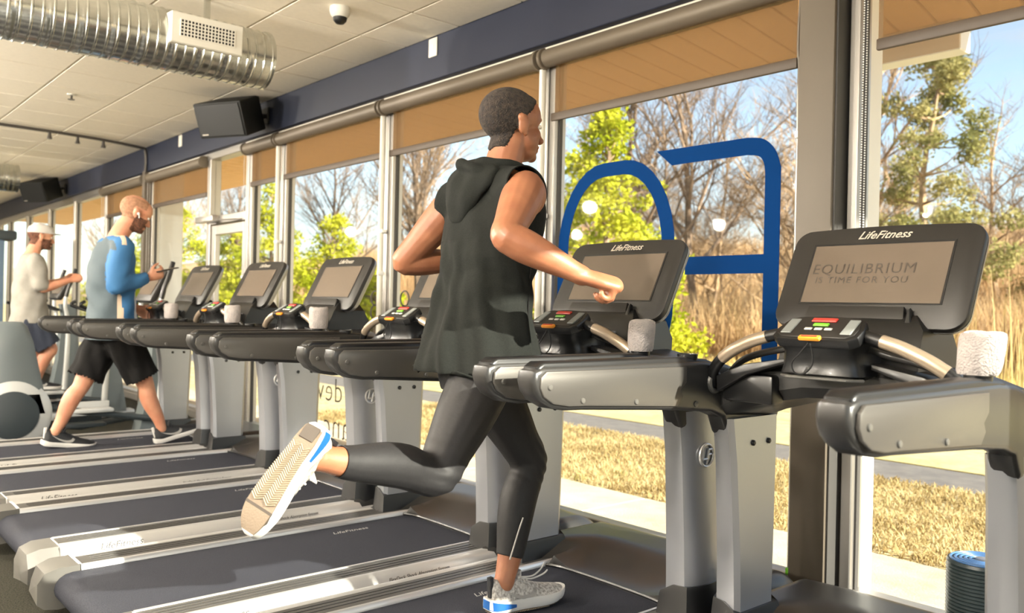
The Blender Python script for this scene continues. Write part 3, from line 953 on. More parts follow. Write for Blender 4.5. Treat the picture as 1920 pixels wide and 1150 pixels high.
    # --- handlebars
    for s in (-1, 1):
        path = [(s * 0.372, 2.11, 0.985), (s * 0.35, 2.085, 1.03), (s * 0.30, 2.07, 1.075), (s * 0.23, 2.062, 1.110), (s * 0.16, 2.062, 1.134), (s * 0.105, 2.07, 1.146)]
        b = BM(); tube(b, path, 0.0165, 12, 6); hb = obj('handlebar', b, 'tm_black', root, 60)
        b = BM(); tube(b, [(s * 0.312, 2.071, 1.066), (s * 0.27, 2.064, 1.092), (s * 0.21, 2.0605, 1.119), (s * 0.16, 2.062, 1.134)], 0.0177, 12, 6); obj('pulse_grip', b, 'grip_metal', hb, 60)
        b = BM(); tube(b, [(s * 0.345, 2.14, 1.005), (s * 0.29, 2.13, 1.055), (s * 0.22, 2.12, 1.082), (s * 0.14, 2.115, 1.10), (s * 0.10, 2.12, 1.11)], 0.010, 8, 5); obj('lower_rail', b, 'tm_dark', hb, 60)
        b = BM(); torus(b, (s * 0.364, 2.108, 0.990), 0.026, 0.009, 'x', 20, 8); obj('collar', b, 'tm_grey', hb)
    # --- display
    tilt = math.radians(27)
    DM = Matrix.Translation((0, 2.345, 1.305)) @ Matrix.Rotation(-tilt, 4, 'X')       # local: x right, z up the screen, -y toward the runner
    def dobj(name, b, m, par, sm=35):
        bmesh.ops.transform(b, matrix=DM, verts=b.verts)
        return obj(name, b, m, par, sm)
    def rr(x0, x1, z0, z1, r, top=0.0, n=6, bulge=0.0):
        p = []
        for cx, cz, a0 in ((x1 - r - top, z1 - r, 0), (x0 + r + top, z1 - r, PI / 2), (x0 + r, z0 + r, PI), (x1 - r, z0 + r, 1.5 * PI)):
            for i in range(n + 1):
                a = a0 + PI / 2 * i / n
                p.append((cx + r * math.cos(a), cz + r * math.sin(a)))
        if bulge:
            mid = [( (x0 + r + top) + (x1 - x0 - 2 * r - 2 * top) * (1 - k / 8), z1 + bulge * math.sin(PI * k / 8)) for k in range(1, 8)]
            p = p[:n + 1] + mid + p[n + 1:]
        return p
    b = BM(); prism(b, rr(-0.275, 0.275, -0.163, 0.160, 0.050, 0.0, 6, 0.006), 'y', -0.012, 0.012, 0.006, 2); disp = dobj('display', b, 'tm_bezel', root, 40)
    b = BM()
    rings = []
    for (yy, g) in [(0.010, 0.0), (0.026, 0.004), (0.040, 0.022), (0.048, 0.06)]:
        rings.append([(p[0], yy, p[1]) for p in rr(-0.275 + g, 0.275 - g, -0.163 + g, 0.160 - g, 0.050, 0.0, 6)])
    loft(b, rings); dobj('back_shell', b, 'tm_silver', disp, 40)
    b = BM(); box(b, -0.205, 0.205, -0.0135, -0.0115, -0.092, 0.108); dobj('screen_frame', b, 'tm_black', disp)
    b = BM(); box(b, -0.198, 0.200, -0.0145, -0.0128, -0.088, 0.101); dobj('screen', b, 'tm_screen', disp)
    text_obj('display_logo', 'LifeFitness', 0.036, 'logo_silver', disp, DM @ Matrix.Translation((0, -0.0128, 0.133)) @ Matrix.Rotation(PI / 2, 4, 'X'), 0.0004, 0.45, offset=0.0004)
    b = BM(); prism(b, [(-0.17, -0.158), (-0.16, -0.104), (0.115, -0.104), (0.125, -0.158)], 'y', -0.026, -0.012, 0.004, 2); dobj('reading_ledge', b, 'tm_bezel', disp)
    b = BM(); prism(b, [(0.128, -0.165), (0.128, -0.118), (0.135, -0.110), (0.145, -0.150), (0.150, -0.172)], 'y', -0.032, -0.012, 0.003, 1); dobj('page_clip', b, 'tm_black', disp)
    b = BM(); rings = []
    for (z, y0, y1, hx) in [(1.04, 2.17, 2.42, 0.20), (1.10, 2.19, 2.43, 0.195), (1.16, 2.22, 2.40, 0.19), (1.20, 2.27, 2.39, 0.15)]:
        rings.append([(-hx, y0, z), (hx, y0, z), (hx, y1, z), (-hx, y1, z)])
    loft(b, rings); obj('display_mount', b, 'tm_black', root, 40)
    b = BM(); box(b, 0.06, 0.14, 2.186, 2.192, 1.118, 1.124); obj('mount_slot', b, 'tm_silver', root)
    OFF[0] = Vector((0, 0, 0))
    return root, DM
tm0, TM_DM = make_treadmill()
tm_labels = ['nearest treadmill at the right with EQUILIBRIUM on its screen', 'treadmill the runner in black is running on',
             'empty treadmill just left of the runner', 'empty treadmill fourth from the right edge of the row',
             'empty treadmill next to the one the blue walker uses', 'treadmill the man in the blue top walks on']
treadmills = []
for k, x in enumerate(TM_X):
    o = tm0 if k == 0 else copy_tree(tm0)
    o.location = (x, TM_Y, 0)
    o['label'] = tm_labels[k]
    treadmills.append(o)
# faint words on the nearest screen only
disp0 = [c for c in tm0.children if c.name.startswith('display') and not c.name.startswith('display_mount')][0]
OFF[0] = Vector((0, TM_Y, 0))
text_obj('screen_words', 'EQUILIBRIUM', 0.047, 'screen_text', disp0, TM_DM @ Matrix.Translation((-0.035, -0.0149, 0.020)) @ Matrix.Rotation(PI / 2, 4, 'X'), 0.0001, 0, spacing=1.12)
text_obj('screen_words', 'IS TIME FOR YOU', 0.030, 'screen_text', disp0, TM_DM @ Matrix.Translation((-0.035, -0.0149, -0.016)) @ Matrix.Rotation(PI / 2, 4, 'X'), 0.0001, 0, spacing=1.2)
OFF[0] = Vector((0, 0, 0))
# rolled towels in the cup holders
def towel(x, y, z, h, r, label, seed, lean=0.0):
    rnd = random.Random(seed)
    t = thing('rolled_towel', label, 'towel', (x, y, z), 'rolled white towels on the treadmills')
    b = BM()
    prof = [(r * 0.86, 0.0), (r * 0.95, 0.01), (r * 0.98, h * .3), (r, h * .6), (r * 1.0, h - 0.012), (r * 0.95, h - 0.003), (r * 0.84, h), (r * 0.76, h - 0.004), (r * 0.74, h - 0.012)]
    lathe(b, prof, n=30)
    for v in b.verts:
        a = math.atan2(v.co.y, v.co.x)
        k = 1 + 0.035 * math.sin(3 * a + seed) + 0.02 * math.sin(7 * a + v.co.z * 60 + seed) + rnd.uniform(-.012, .012)
        v.co.x *= k; v.co.y *= k
        v.co.x += lean * v.co.z
        v.co.z += 0.003 * math.sin(2 * a + seed) * (v.co.z / h)
    obj('towel_roll', b, 'towel', t, 60)
    b = BM()
    pts = []
    for i in range(46):
        a = i * 0.36
        rr_ = r * 0.72 * (1 - i / 52)
        pts.append((rr_ * math.cos(a) + lean * h, rr_ * math.sin(a), h - 0.006 + 0.002 * math.sin(a * 2)))
    tube(b, pts, 0.0048, 6)
    obj('spiral_end', b, 'towel', t, 60)
TW = [(0, 0.398, 0.095, 0.047, 'rolled towel on the right arm of the nearest treadmill', 0.12), (1, 0.398, 0.096, 0.041, 'rolled towel on the runner treadmill right of its screen', 0.05),
      (3, 0.395, 0.105, 0.046, 'rolled towel by the fourth screen from the right', 0.0), (4, 0.395, 0.10, 0.046, 'rolled towel by the fifth screen from the right', 0.02), (5, 0.395, 0.10, 0.045, 'rolled towel on the treadmill of the walking man', 0.0)]
for k, dx, h, r, lb, lean in TW:
    towel(TM_X[k] + dx, 2.02, 1.072, h, r, lb, k + 3, lean)
# looped power cable behind the runner's treadmill
b = BM(); tube(b, [(-2.80, 3.10, 0.01), (-2.79, 3.10, 0.10), (-2.755, 3.09, 0.135), (-2.715, 3.09, 0.11), (-2.70, 3.10, 0.01)], 0.006, 8, 6)
o = obj('power_cable', b, 'cord', None, 60); tag(o, 'thin dark cable looping up by the window sill', 'cable')
b = BM(); box(b, -2.735, -2.70, 3.075, 3.115, 0.0, 0.12, 0.006, 2)
o = obj('cable_plug', b, 'black_plastic', o)
# ribbed dark cylinder by the window at the right
t = thing('ribbed_bin', 'dark ribbed cylinder with blue rings on top by the nearest window', 'bin', (-1.11, 3.07, 0.0))
prof = [(0.0, 0.0), (0.105, 0.0)]
z = 0.01
while z < 0.36:
    prof += [(0.105, z), (0.109, z + 0.004), (0.105, z + 0.009)]
    z += 0.012
prof += [(0.108, 0.375), (0.104, 0.385), (0.0, 0.385)]
b = BM(); lathe(b, prof, n=32); obj('ribbed_body', b, mat('bin_dark', rgb(38, 50, 52), 0.4), t, 20)
for k, R in enumerate((0.095, 0.08, 0.065, 0.05, 0.035)):
    b = BM(); torus(b, (0, 0, 0.386), R, 0.004, 'z', 28, 6); obj('top_ring', b, mat('bin_blue', rgb(70, 110, 160), 0.35), t)
b = BM(); lathe(b, [(0.0, 0.384), (0.02, 0.384), (0.02, 0.392), (0.0, 0.396)], n=16); obj('top_hub', b, 'tm_silver', t)
# ================================================================== outside
G = -0.08
def ground_mat(name, cols, scale, bump=0.4, bscale=60, rough=0.95):
    m = bpy.data.materials.new(name)
    m.use_nodes = True
    nt = m.node_tree
    p = nt.nodes['Principled BSDF']
    p.inputs['Roughness'].default_value = rough
    tc = nt.nodes.new('ShaderNodeTexCoord')
    n = nt.nodes.new('ShaderNodeTexNoise')
    n.inputs['Scale'].default_value = scale
    n.inputs['Detail'].default_value = 9
    n.inputs['Roughness'].default_value = 0.7
    r = nt.nodes.new('ShaderNodeValToRGB')
    el = r.color_ramp.elements
    el[0].position = 0.32; el[0].color = cols[0]
    el[1].position = 0.68; el[1].color = cols[-1]
    for i, c in enumerate(cols[1:-1]):
        e = el.new(0.32 + 0.36 * (i + 1) / (len(cols) - 1)); e.color = c
    n2 = nt.nodes.new('ShaderNodeTexNoise'); n2.inputs['Scale'].default_value = bscale; n2.inputs['Detail'].default_value = 6
    bp = nt.nodes.new('ShaderNodeBump'); bp.inputs['Strength'].default_value = bump; bp.inputs['Distance'].default_value = 0.03
    nt.links.new(tc.outputs['Object'], n.inputs['Vector']); nt.links.new(tc.outputs['Object'], n2.inputs['Vector'])
    nt.links.new(n.outputs['Fac'], r.inputs['Fac']); nt.links.new(r.outputs['Color'], p.inputs['Base Color'])
    nt.links.new(n2.outputs['Fac'], bp.inputs['Height']); nt.links.new(bp.outputs['Normal'], p.inputs['Normal'])
    MATS[name] = m
ground_mat('concrete_walk', [rgb(176, 160, 134), rgb(198, 182, 156), rgb(208, 194, 170)], 2.5, 0.15, 90)
ground_mat('dry_lawn', [rgb(140, 124, 84), rgb(182, 164, 120), rgb(204, 188, 146), rgb(152, 146, 92)], 3.5, 0.8, 40)
ground_mat('asphalt', [rgb(96, 92, 90), rgb(120, 114, 108)], 6, 0.3, 120)
ground_mat('field', [rgb(160, 152, 88), rgb(186, 170, 116), rgb(200, 182, 136), rgb(164, 162, 92)], 0.22, 0.6, 8)
ground_mat('hillside', [rgb(108, 84, 56), rgb(150, 120, 84), rgb(178, 150, 110), rgb(128, 110, 70)], 0.8, 1.0, 4)
# sidewalk slabs
sw = struct_root('sidewalk', 'pale concrete sidewalk outside the windows', (0, 0, 0))
me_s = None
b = BM(); box(b, -0.745, 0.745, 3.36, 4.49, G - 0.1, G, 0.006, 1)
me_s = mesh_of(b, 'slab')
for k in range(-16, 3):
    link('slab', me_s, 'concrete_walk', sw, (k * 1.5, 0, 0))
b = BM(); box(b, -60, 30, 3.3, 4.52, G - 0.3, G - 0.025); obj('slab_bed', b, 'asphalt', sw)
b = BM(); box(b, -60, 30, 4.49, 6.6, G - 0.3, G - 0.005); struct('lawn', b, 'dry_lawn', 'dry straw coloured lawn strip beyond the sidewalk')
b = BM(); box(b, -80, 40, 6.6, 7.5, G - 0.3, G - 0.02); struct('path', b, 'asphalt', 'grey asphalt lane beyond the dry lawn')
b = BM(); box(b, -150, 60, 7.5, 40, G - 0.3, G - 0.01); struct('field', b, 'field', 'yellow green field beyond the lane')
# hillside with brush
b = BM()
rnd = random.Random(5)
gx, gy = 60, 12
V = []
for j in range(gy + 1):
    row = []
    for i in range(gx + 1):
        x = -150 + 200 * i / gx
        y = 28 + 50 * j / gy
        h = G + 8.0 * (1 - math.exp(-((y - 28) / 16) ** 1.4)) * (0.8 + 0.25 * math.sin(x * 0.09 + 1) + 0.1 * math.sin(x * 0.31))
        row.append(b.verts.new((x, y, h + rnd.uniform(-.12, .12) - 0.05)))
    V.append(row)
for j in range(gy):
    for i in range(gx):
        b.faces.new((V[j][i], V[j][i + 1], V[j + 1][i + 1], V[j + 1][i]))
bmesh.ops.recalc_face_normals(b, faces=b.faces)
struct('hillside', b, 'hillside', 'brown brushy hillside in the distance', 80)
def hill_z(x, y):
    return G if y < 28 else G + 8.0 * (1 - math.exp(-((y - 28) / 16) ** 1.4)) * (0.8 + 0.25 * math.sin(x * 0.09 + 1) + 0.1 * math.sin(x * 0.31))

def pyd(name, V, F, m, parent=None, smooth=False):
    me = bpy.data.meshes.new(name)
    me.from_pydata(V, [], F)
    if smooth:
        me.shade_smooth()
    return link(name, me, m, parent)

# straw and leaf litter on the lawn
def blades(name, x0, x1, y0, y1, n, h, m, label, cat, seed, zf=None, w=0.006, lie=0.6):
    rnd = random.Random(seed)
    V, F = [], []
    for i in range(n):
        x = rnd.uniform(x0, x1); y = rnd.uniform(y0, y1)
        z = (zf(x, y) if zf else G)
        a = rnd.uniform(0, 2 * PI); hh = h * rnd.uniform(0.5, 1.3); l = rnd.uniform(0.2, 1) * lie * hh
        dx, dy = math.cos(a), math.sin(a)
        px, py = -dy * w, dx * w
        k = len(V)
        V += [(x - px, y - py, z - 0.01), (x + px, y + py, z - 0.01), (x + dx * l * .5 + px * .8, y + dy * l * .5 + py * .8, z + hh * .6), (x + dx * l * .5 - px * .8, y + dy * l * .5 - py * .8, z + hh * .6), (x + dx * l, y + dy * l, z + hh)]
        F += [(k, k + 1, k + 2, k + 3), (k + 3, k + 2, k + 4)]
    o = pyd(name, V, F, m)
    tag(o, label, cat, kind='stuff')
    return o
leaf_mat('straw', [rgb(128, 110, 74), rgb(178, 158, 112), rgb(202, 184, 140), rgb(146, 136, 80)], 1.5)
leaf_mat('weeds', [rgb(172, 164, 84), rgb(190, 166, 112), rgb(208, 188, 144)], 0.3)
leaf_mat('brush', [rgb(120, 92, 62), rgb(176, 142, 102), rgb(206, 176, 134), rgb(150, 132, 84)], 0.25)
blades('lawn_grass', -9, 0.5, 4.5, 6.6, 42000, 0.035, 'straw', 'short dry straw grass on the lawn strip', 'grass', 1, w=0.005, lie=1.6)
blades('field_grass', -45, -2, 10, 30, 30000, 0.30, 'weeds', 'pale weeds standing in the field', 'grass', 2, w=0.02)
blades('hill_brush', -75, 8, 29, 60, 52000, 1.9, 'brush', 'tangled brown brush covering the hillside', 'brush', 3, hill_z, w=0.022, lie=0.5)
blades('bank_brush', -16, -2, 17, 25, 9000, 1.5, 'brush', 'dry tan brush on the bank outside the nearest window', 'brush', 6, w=0.014, lie=0.7)
blades('near_weeds', -5.0, -1.0, 9, 14, 260, 1.5, 'weeds', 'tall thin dry stalks beyond the lane at the right', 'weeds', 4, w=0.008, lie=0.2)

# trees
mat('bark_tan', rgb(188, 158, 122), 0.9, var=0.4, vscale=3, col2=rgb(120, 98, 76))
mat('bark_grey', rgb(150, 126, 104), 0.9, var=0.4, vscale=3, col2=rgb(92, 76, 62))
leaf_mat('cedar', [rgb(96, 110, 24), rgb(156, 164, 40), rgb(196, 192, 66), rgb(140, 150, 44)], 0.9)
leaf_mat('pine_needles', [rgb(92, 100, 58), rgb(136, 134, 80), rgb(176, 166, 112), rgb(122, 118, 76)], 0.8)
leaf_mat('dull_leaf', [rgb(110, 106, 60), rgb(150, 136, 86), rgb(180, 158, 110)], 0.7)

def seg4(V, F, p0, p1, r0, r1, n=4):
    d = (p1 - p0)
    if d.length < 1e-6:
        return
    d.normalize()
    u = d.orthogonal().normalized(); w = d.cross(u)
    k = len(V)
    for (c, r) in ((p0, r0), (p1, r1)):
        for j in range(n):
            a = 2 * PI * j / n
            V.append(tuple(c + u * (r * math.cos(a)) + w * (r * math.sin(a))))
    for j in range(n):
        F.append((k + j, k + (j + 1) % n, k + n + (j + 1) % n, k + n + j))

def bare_tree_mesh(seed, H, spread=0.55, levels=5, r0=0.16, fork=0.35):
    rnd = random.Random(seed)
    V, F = [], []
    def grow(p, d, L, r, lev):
        k = 4 if lev < 2 else 3
        steps = 4 if lev == 0 else 3
        nodes = [(p.copy(), r)]
        for s in range(steps):
            d = (d + Vector((rnd.uniform(-1, 1), rnd.uniform(-1, 1), rnd.uniform(-.4, .8))) * (0.10 + 0.06 * lev)).normalized()
            q = p + d * (L / steps)
            rr = r * (1 - (s + 1) / steps * 0.5)
            seg4(V, F, p, q, nodes[-1][1], rr, 6 if lev == 0 else 4 if lev < 3 else 3)
            p = q
            nodes.append((p.copy(), rr))
        if lev >= levels:
            return
        nb = {0: 9, 1: 6, 2: 5, 3: 4, 4: 3}.get(lev, 3)
        for i in range(nb):
            t = (fork if lev == 0 else 0.2) + (1 - (fork if lev == 0 else 0.2)) * (i + rnd.random()) / nb
            f = t * steps; i0 = min(int(f), steps - 1)
            base = nodes[i0][0].lerp(nodes[i0 + 1][0], f - i0)
            rb = nodes[i0][1] * 0.55
            side = Vector((rnd.uniform(-1, 1), rnd.uniform(-1, 1), rnd.uniform(-.15, .5)))
            nd = (d * (1 - spread) + side * spread * 1.4).normalized()
            grow(base, nd, L * rnd.uniform(0.42, 0.66) * (1.1 - 0.35 * t if lev == 0 else 1), max(rb, 0.006), lev + 1)
        grow(p, d, L * 0.5, nodes[-1][1], lev + 1)
    grow(Vector((0, 0, -0.3)), Vector((rnd.uniform(-.08, .08), rnd.uniform(-.08, .08), 1)), H * 0.62, r0, 0)
    return V, F

def leaf_cloud(seed, centers, n, size):
    """small two-faced leaf sprays scattered in blobs; centers = (Vector, radius)"""
    rnd = random.Random(seed)
    V, F = [], []
    tot = sum(c[1] ** 2 for c in centers)
    for c, R in centers:
        m = max(6, int(n * R * R / tot))
        for i in range(m):
            d = Vector((rnd.gauss(0, 1), rnd.gauss(0, 1), rnd.gauss(0, 1))).normalized() * R * rnd.uniform(0.35, 1.05)
            d.z *= 0.75
            p = c + d
            a = Vector((rnd.gauss(0, 1), rnd.gauss(0, 1), rnd.gauss(0, .6) + .3)).normalized()
            q = a.orthogonal().normalized()
            q = (q * math.cos(i) + a.cross(q) * math.sin(i))
            up = a.cross(q) * size * 0.16
            s = size * rnd.uniform(0.6, 1.3)
            k = len(V)
            V += [tuple(p), tuple(p + a * s * .5 + q * s * .32 + up), tuple(p + a * s), tuple(p + a * s * .5 - q * s * .32 + up)]
            F += [(k, k + 1, k + 2), (k, k + 2, k + 3)]
    return V, F

def cedar(x, y, H, W, seed, label, m='cedar', n=9000, group='yellow green evergreens outside'):
    rnd = random.Random(seed)
    t = thing('evergreen_tree', label, 'tree', (x, y, hill_z(x, y)), group)
    V, F = [], []
    seg4(V, F, Vector((0, 0, -0.2)), Vector((0.05, 0, H * 0.9)), 0.10, 0.02, 6)
    cs = []
    for i in range(90):
        f = rnd.random() ** 0.85
        h = H * (0.06 + 0.92 * f)
        R = W * (1 - f) ** 0.7 * rnd.uniform(0.45, 1.0) + 0.05
        a = rnd.uniform(0, 2 * PI)
        c = Vector((R * math.cos(a), R * math.sin(a), h + rnd.uniform(-.1, .1)))
        cs.append((c, W * rnd.uniform(0.16, 0.30) * (1.15 - 0.7 * f)))
        seg4(V, F, Vector((0.05 * f, 0, h * 0.92)), c, 0.025, 0.008, 3)
    pyd('trunk', V, F, 'bark_grey', t)
    V, F = leaf_cloud(seed, cs, n, 0.11 * max(1.0, H / 5))
    pyd('foliage', V, F, m, t)
    return t

def bare(x, y, H, me, label, m='bark_tan', rz=0.0, group='bare winter trees outside'):
    t = thing('bare_tree', label, 'tree', (x, y, hill_z(x, y)), group, rz)
    link('trunk_and_branches', me, m, t)
    return t

def bare_mesh(seed, H, **k):
    V, F = bare_tree_mesh(seed, H, **k)
    me = bpy.data.meshes.new('trunk_and_branches')
    me.from_pydata(V, [], F)
    return me
cedar(-12.1, 13.0, 5.6, 2.1, 11, 'big yellow green evergreen behind the blue letter O', n=14000)
cedar(-22.6, 12.5, 3.9, 1.9, 12, 'bushy yellow green evergreen right of the narrow window')
cedar(-19.4, 12.0, 2.3, 1.3, 13, 'low yellow green shrub just left of the runner elbow', n=5000)
cedar(-26.2, 12.2, 5.2, 1.8, 14, 'yellow green evergreen seen through the narrow window')
cedar(-29.4, 12.4, 4.3, 1.9, 15, 'yellow green evergreen seen through the glass door')
cedar(-33.8, 12.0, 5.0, 2.2, 16, 'yellow green evergreen seen left of the glass door')
cedar(-38.5, 12.5, 4.8, 2.4, 17, 'yellow green evergreen behind the bald walker')
cedar(-45.0, 13.0, 3.8, 2.4, 18, 'far yellow green evergreen seen between the two walkers')
bm1 = bare_mesh(21, 9.0, spread=0.5, levels=4)
bm2 = bare_mesh(22, 10.5, spread=0.45, levels=4, r0=0.14)
bm3 = bare_mesh(23, 8.0, spread=0.6, levels=4, r0=0.11, fork=0.25)
bm4 = bare_mesh(24, 7.0, spread=0.5, levels=4, r0=0.07, fork=0.15)
bm5 = bare_mesh(25, 12.0, spread=0.42, levels=4, r0=0.2, fork=0.4)
BT = [(-16.6, 18.5, bm1, 'bark_grey', 0.3, 'bare tree with a thick trunk above the blue letter O'),
      (-15.0, 20.0, bm2, 'bark_tan', 1.2, 'tall pale bare tree between the blue letters'),
      (-12.6, 21.0, bm3, 'bark_grey', 2.0, 'bare tree seen through the middle of the blue F'),
      (-13.4, 26.0, bm5, 'bark_tan', 0.7, 'tall bare tree behind the upright of the blue F'),
      (-19.5, 25.0, bm4, 'bark_tan', 2.6, 'slender bare tree right of the evergreen behind the O'),
      (-27.5, 19.0, bm1, 'bark_tan', 3.5, 'bare tree seen just left of the runner head'),
      (-31.0, 21.5, bm5, 'bark_grey', 4.1, 'leaning dark bare tree left of the runner'),
      (-24.5, 22.0, bm3, 'bark_tan', 5.0, 'bare tree behind the runner shoulder'),
      (-38.0, 21.0, bm2, 'bark_tan', 0.2, 'bare tree in the window left of the runner'),
      (-47.0, 20.0, bm1, 'bark_grey', 1.8, 'far bare tree above the glass door'),
      (-60.0, 21.0, bm5, 'bark_tan', 2.9, 'far bare tree behind the bald walker'),
      (-80.0, 22.0, bm2, 'bark_tan', 0.4, 'far bare tree behind the man in the cap'),
      (-22.5, 32.0, bm4, 'bark_tan', 1.1, 'thin bare tree on the hill left of the blue F'),
      (-18.4, 31.0, bm4, 'bark_tan', 2.3, 'thin pale bare tree on the hill inside the blue F'),
      (-16.5, 34.0, bm3, 'bark_grey', 4.0, 'bare tree on the hill right of the blue F'),
      (-14.6, 31.0, bm4, 'bark_tan', 5.5, 'slim bare tree on the hill beside the wide pillar'),
      (-11.5, 33.0, bm3, 'bark_tan', 3.0, 'bare tree on the hill below the pine'),
      (-17.6, 24.0, bm3, 'bark_tan', 0.5, 'tan bare tree between the evergreen and the blue F'),
      (-14.2, 23.5, bm4, 'bark_tan', 3.8, 'fine twigged bare tree in front of the upright of the blue F'),
      (-20.8, 22.5, bm3, 'bark_tan', 5.2, 'bare tree rising above the evergreen behind the O'),
      (-8.0, 31.0, bm4, 'bark_tan', 0.9, 'thin bare tree on the hill right of the pine'),
      (-5.6, 30.0, bm2, 'bark_grey', 2.2, 'bare branches reaching up at the right edge')]
for (x, y, me, m, rz, lb) in BT:
    bare(x, y, 9, me, lb, m, rz)
# pine at the right
rnd = random.Random(77)
pt = thing('pine_tree', 'tall loose pine tree outside the nearest window', 'tree', (-9.0, 21.0, G))
V, F = [], []
H = 8.0
cs = []
prev = Vector((0, 0, -0.3)); pr_ = 0.16
for i in range(12):
    q = Vector((0.16 * math.sin(i * .9), 0.1 * math.cos(i * 1.3), H * (i + 1) / 12))
    r2 = 0.16 * (1 - (i + 1) / 13)
    seg4(V, F, prev, q, pr_, r2, 7)
    if i >= 2:
        for k in range(5):
            a = rnd.uniform(0, 2 * PI)
            L = rnd.uniform(0.7, 1.9) * (1.25 - 0.085 * i)
            e = q + Vector((math.cos(a) * L, math.sin(a) * L, rnd.uniform(0.0, 0.55) * L))
            mid = q.lerp(e, 0.5) + Vector((0, 0, -0.08 * L))
            seg4(V, F, q, mid, r2 * 0.4 + 0.012, 0.02, 4); seg4(V, F, mid, e, 0.02, 0.008, 3)
            cs.append((e, rnd.uniform(0.28, 0.48)))
            if rnd.random() < 0.6:
                cs.append((mid + Vector((rnd.uniform(-.3, .3), rnd.uniform(-.3, .3), 0.2)), rnd.uniform(0.2, 0.35)))
    prev, pr_ = q, r2
pyd('trunk', V, F, 'bark_tan', pt)
V, F = leaf_cloud(78, cs, 12000, 0.12)
pyd('needles', V, F, 'pine_needles', pt)
for k, (x, y, H, W, lb) in enumerate([(-8.2, 29.5, 3.2, 3.0, 'dull olive bush on the hill right of the nearest screen'), (-14.0, 30.0, 2.6, 2.8, 'dull olive bush on the hill below the pine'), (-5.0, 28.5, 4.0, 3.4, 'dull olive bush at the right edge of the view')]):
    cedar(x, y, H, W, 40 + k, lb, 'dull_leaf', 6000, 'dull bushes on the hill')
# the overhang: planked soffit, white beam, columns
ground_mat('soffit_wood', [rgb(222, 172, 116), rgb(232, 184, 128), rgb(214, 164, 108)], 3.0, 0.1, 40, 0.6)
sr = struct_root('soffit', 'orange wood plank soffit over the sidewalk', (0, 0, 0))
ZS = 2.95
pw = 0.23
sk = -0.165 * 1.95
b = BM()
A_ = [(0.009, 3.40), (pw - 0.009, 3.40), (pw - 0.009 + sk, 5.35), (0.009 + sk, 5.35)]
prism(b, A_, 'z', ZS, ZS + 0.03, 0.004, 1)
pl_me = mesh_of(b, 'plank')
for k in range(104):
    link('plank', pl_me, 'soffit_wood', sr, (-22.6 + k * pw, 0, 0))
b = BM(); prism(b, [(-23.2, 3.44), (1.2, 3.44), (1.2, 5.38), (-23.2, 5.38)], 'z', ZS + 0.032, ZS + 0.25); obj('roof_deck', b, mat('roof_dark', rgb(40, 28, 18), 0.9), sr)
b = BM(); box(b, -2.66, -2.06, 5.20, 5.345, 2.765, ZS - 0.002, 0.006, 1); struct('trim_5', b, 'white_trim', 'short white beam under the outer edge of the overhang')
for k, (x0, x1, lb) in enumerate([(-2.06, -1.80, 'white outside column right of the wide pillar'), (-10.95, -10.42, 'white outside column seen left of the glass door')]):
    b = BM(); box(b, x0, x1, 3.44, 3.72, G, ZS - 0.002, 0.008, 1); struct('trim_%d' % (6 + k), b, 'white_trim', lb)
# ================================================================== people
mat('skin_tan', rgb(160, 106, 76), 0.45, var=0.25, vscale=9, col2=rgb(138, 86, 60), bump=0.05, bscale=250, sss=0.12)
mat('skin_fair', rgb(204, 150, 120), 0.5, var=0.25, vscale=9, col2=rgb(188, 126, 98), bump=0.05, bscale=250, sss=0.12)
mat('hair_dark', rgb(62, 50, 42), 0.8, var=0.6, vscale=90, col2=rgb(24, 20, 18), bump=1.0, bscale=260)
mat('hair_shaved', rgb(150, 108, 82), 0.75, var=0.4, vscale=60, col2=rgb(176, 130, 100), bump=0.5, bscale=300)
mat('beard_brown', rgb(120, 76, 54), 0.85, var=0.5, vscale=90, col2=rgb(78, 50, 36), bump=0.8, bscale=260)
mat('hoodie_black', rgb(18, 20, 18), 0.9, var=0.2, vscale=300, col2=rgb(27, 29, 26), spec=0.2, bump=0.35, bscale=16)
mat('leggings_black', rgb(34, 33, 34), 0.6, spec=0.3, var=0.12, vscale=200, bump=0.12, bscale=30)
mat('seam_pale', rgb(170, 166, 160), 0.5)
mat('short_black', rgb(22, 21, 21), 0.9, spec=0.2, bump=0.35, bscale=18)
mat('short_navy', rgb(38, 44, 58), 0.85, bump=0.3, bscale=14)
mat('top_blue', rgb(52, 104, 150), 0.8, bump=0.35, bscale=14)
mat('top_slate', rgb(74, 86, 92), 0.8, bump=0.35, bscale=14)
mat('top_stripe', rgb(214, 190, 164), 0.8)
mat('top_white', rgb(206, 212, 222), 0.8)
mat('tee_grey', rgb(146, 142, 134), 0.85, var=0.1, vscale=20, bump=0.35, bscale=14)
mat('cap_grey', rgb(190, 186, 180), 0.85)
mat('shoe_white', rgb(206, 202, 196), 0.7, var=0.55, vscale=120, col2=rgb(140, 134, 128), spec=0.2, bump=0.3, bscale=300)
mat('shoe_pure', rgb(200, 197, 192), 0.6, spec=0.2)
mat('sole_tread', rgb(150, 136, 116), 0.7, spec=0.2)
mat('shoe_blue', rgb(24, 84, 150), 0.45)
mat('sole_grey', rgb(104, 90, 74), 0.7, bump=0.2, bscale=200)
mat('sole_dark', rgb(62, 54, 46), 0.7)
mat('shoe_black', rgb(20, 22, 26), 0.6, bump=0.3, bscale=200)
mat('phone_dark', rgb(40, 36, 34), 0.3)
mat('earbud', rgb(240, 240, 238), 0.3)
mat('eye_white', rgb(232, 226, 218), 0.3)
mat('eye_dark', rgb(40, 28, 20), 0.2)
V3 = lambda *a: Vector(a)

def frame(fwd, up=(0, 0, 1)):
    """3x3 rotation: columns right, forward, up"""
    f = Vector(fwd).normalized()
    r = f.cross(Vector(up)).normalized()
    u = r.cross(f)
    return Matrix((r, f, u)).transposed()

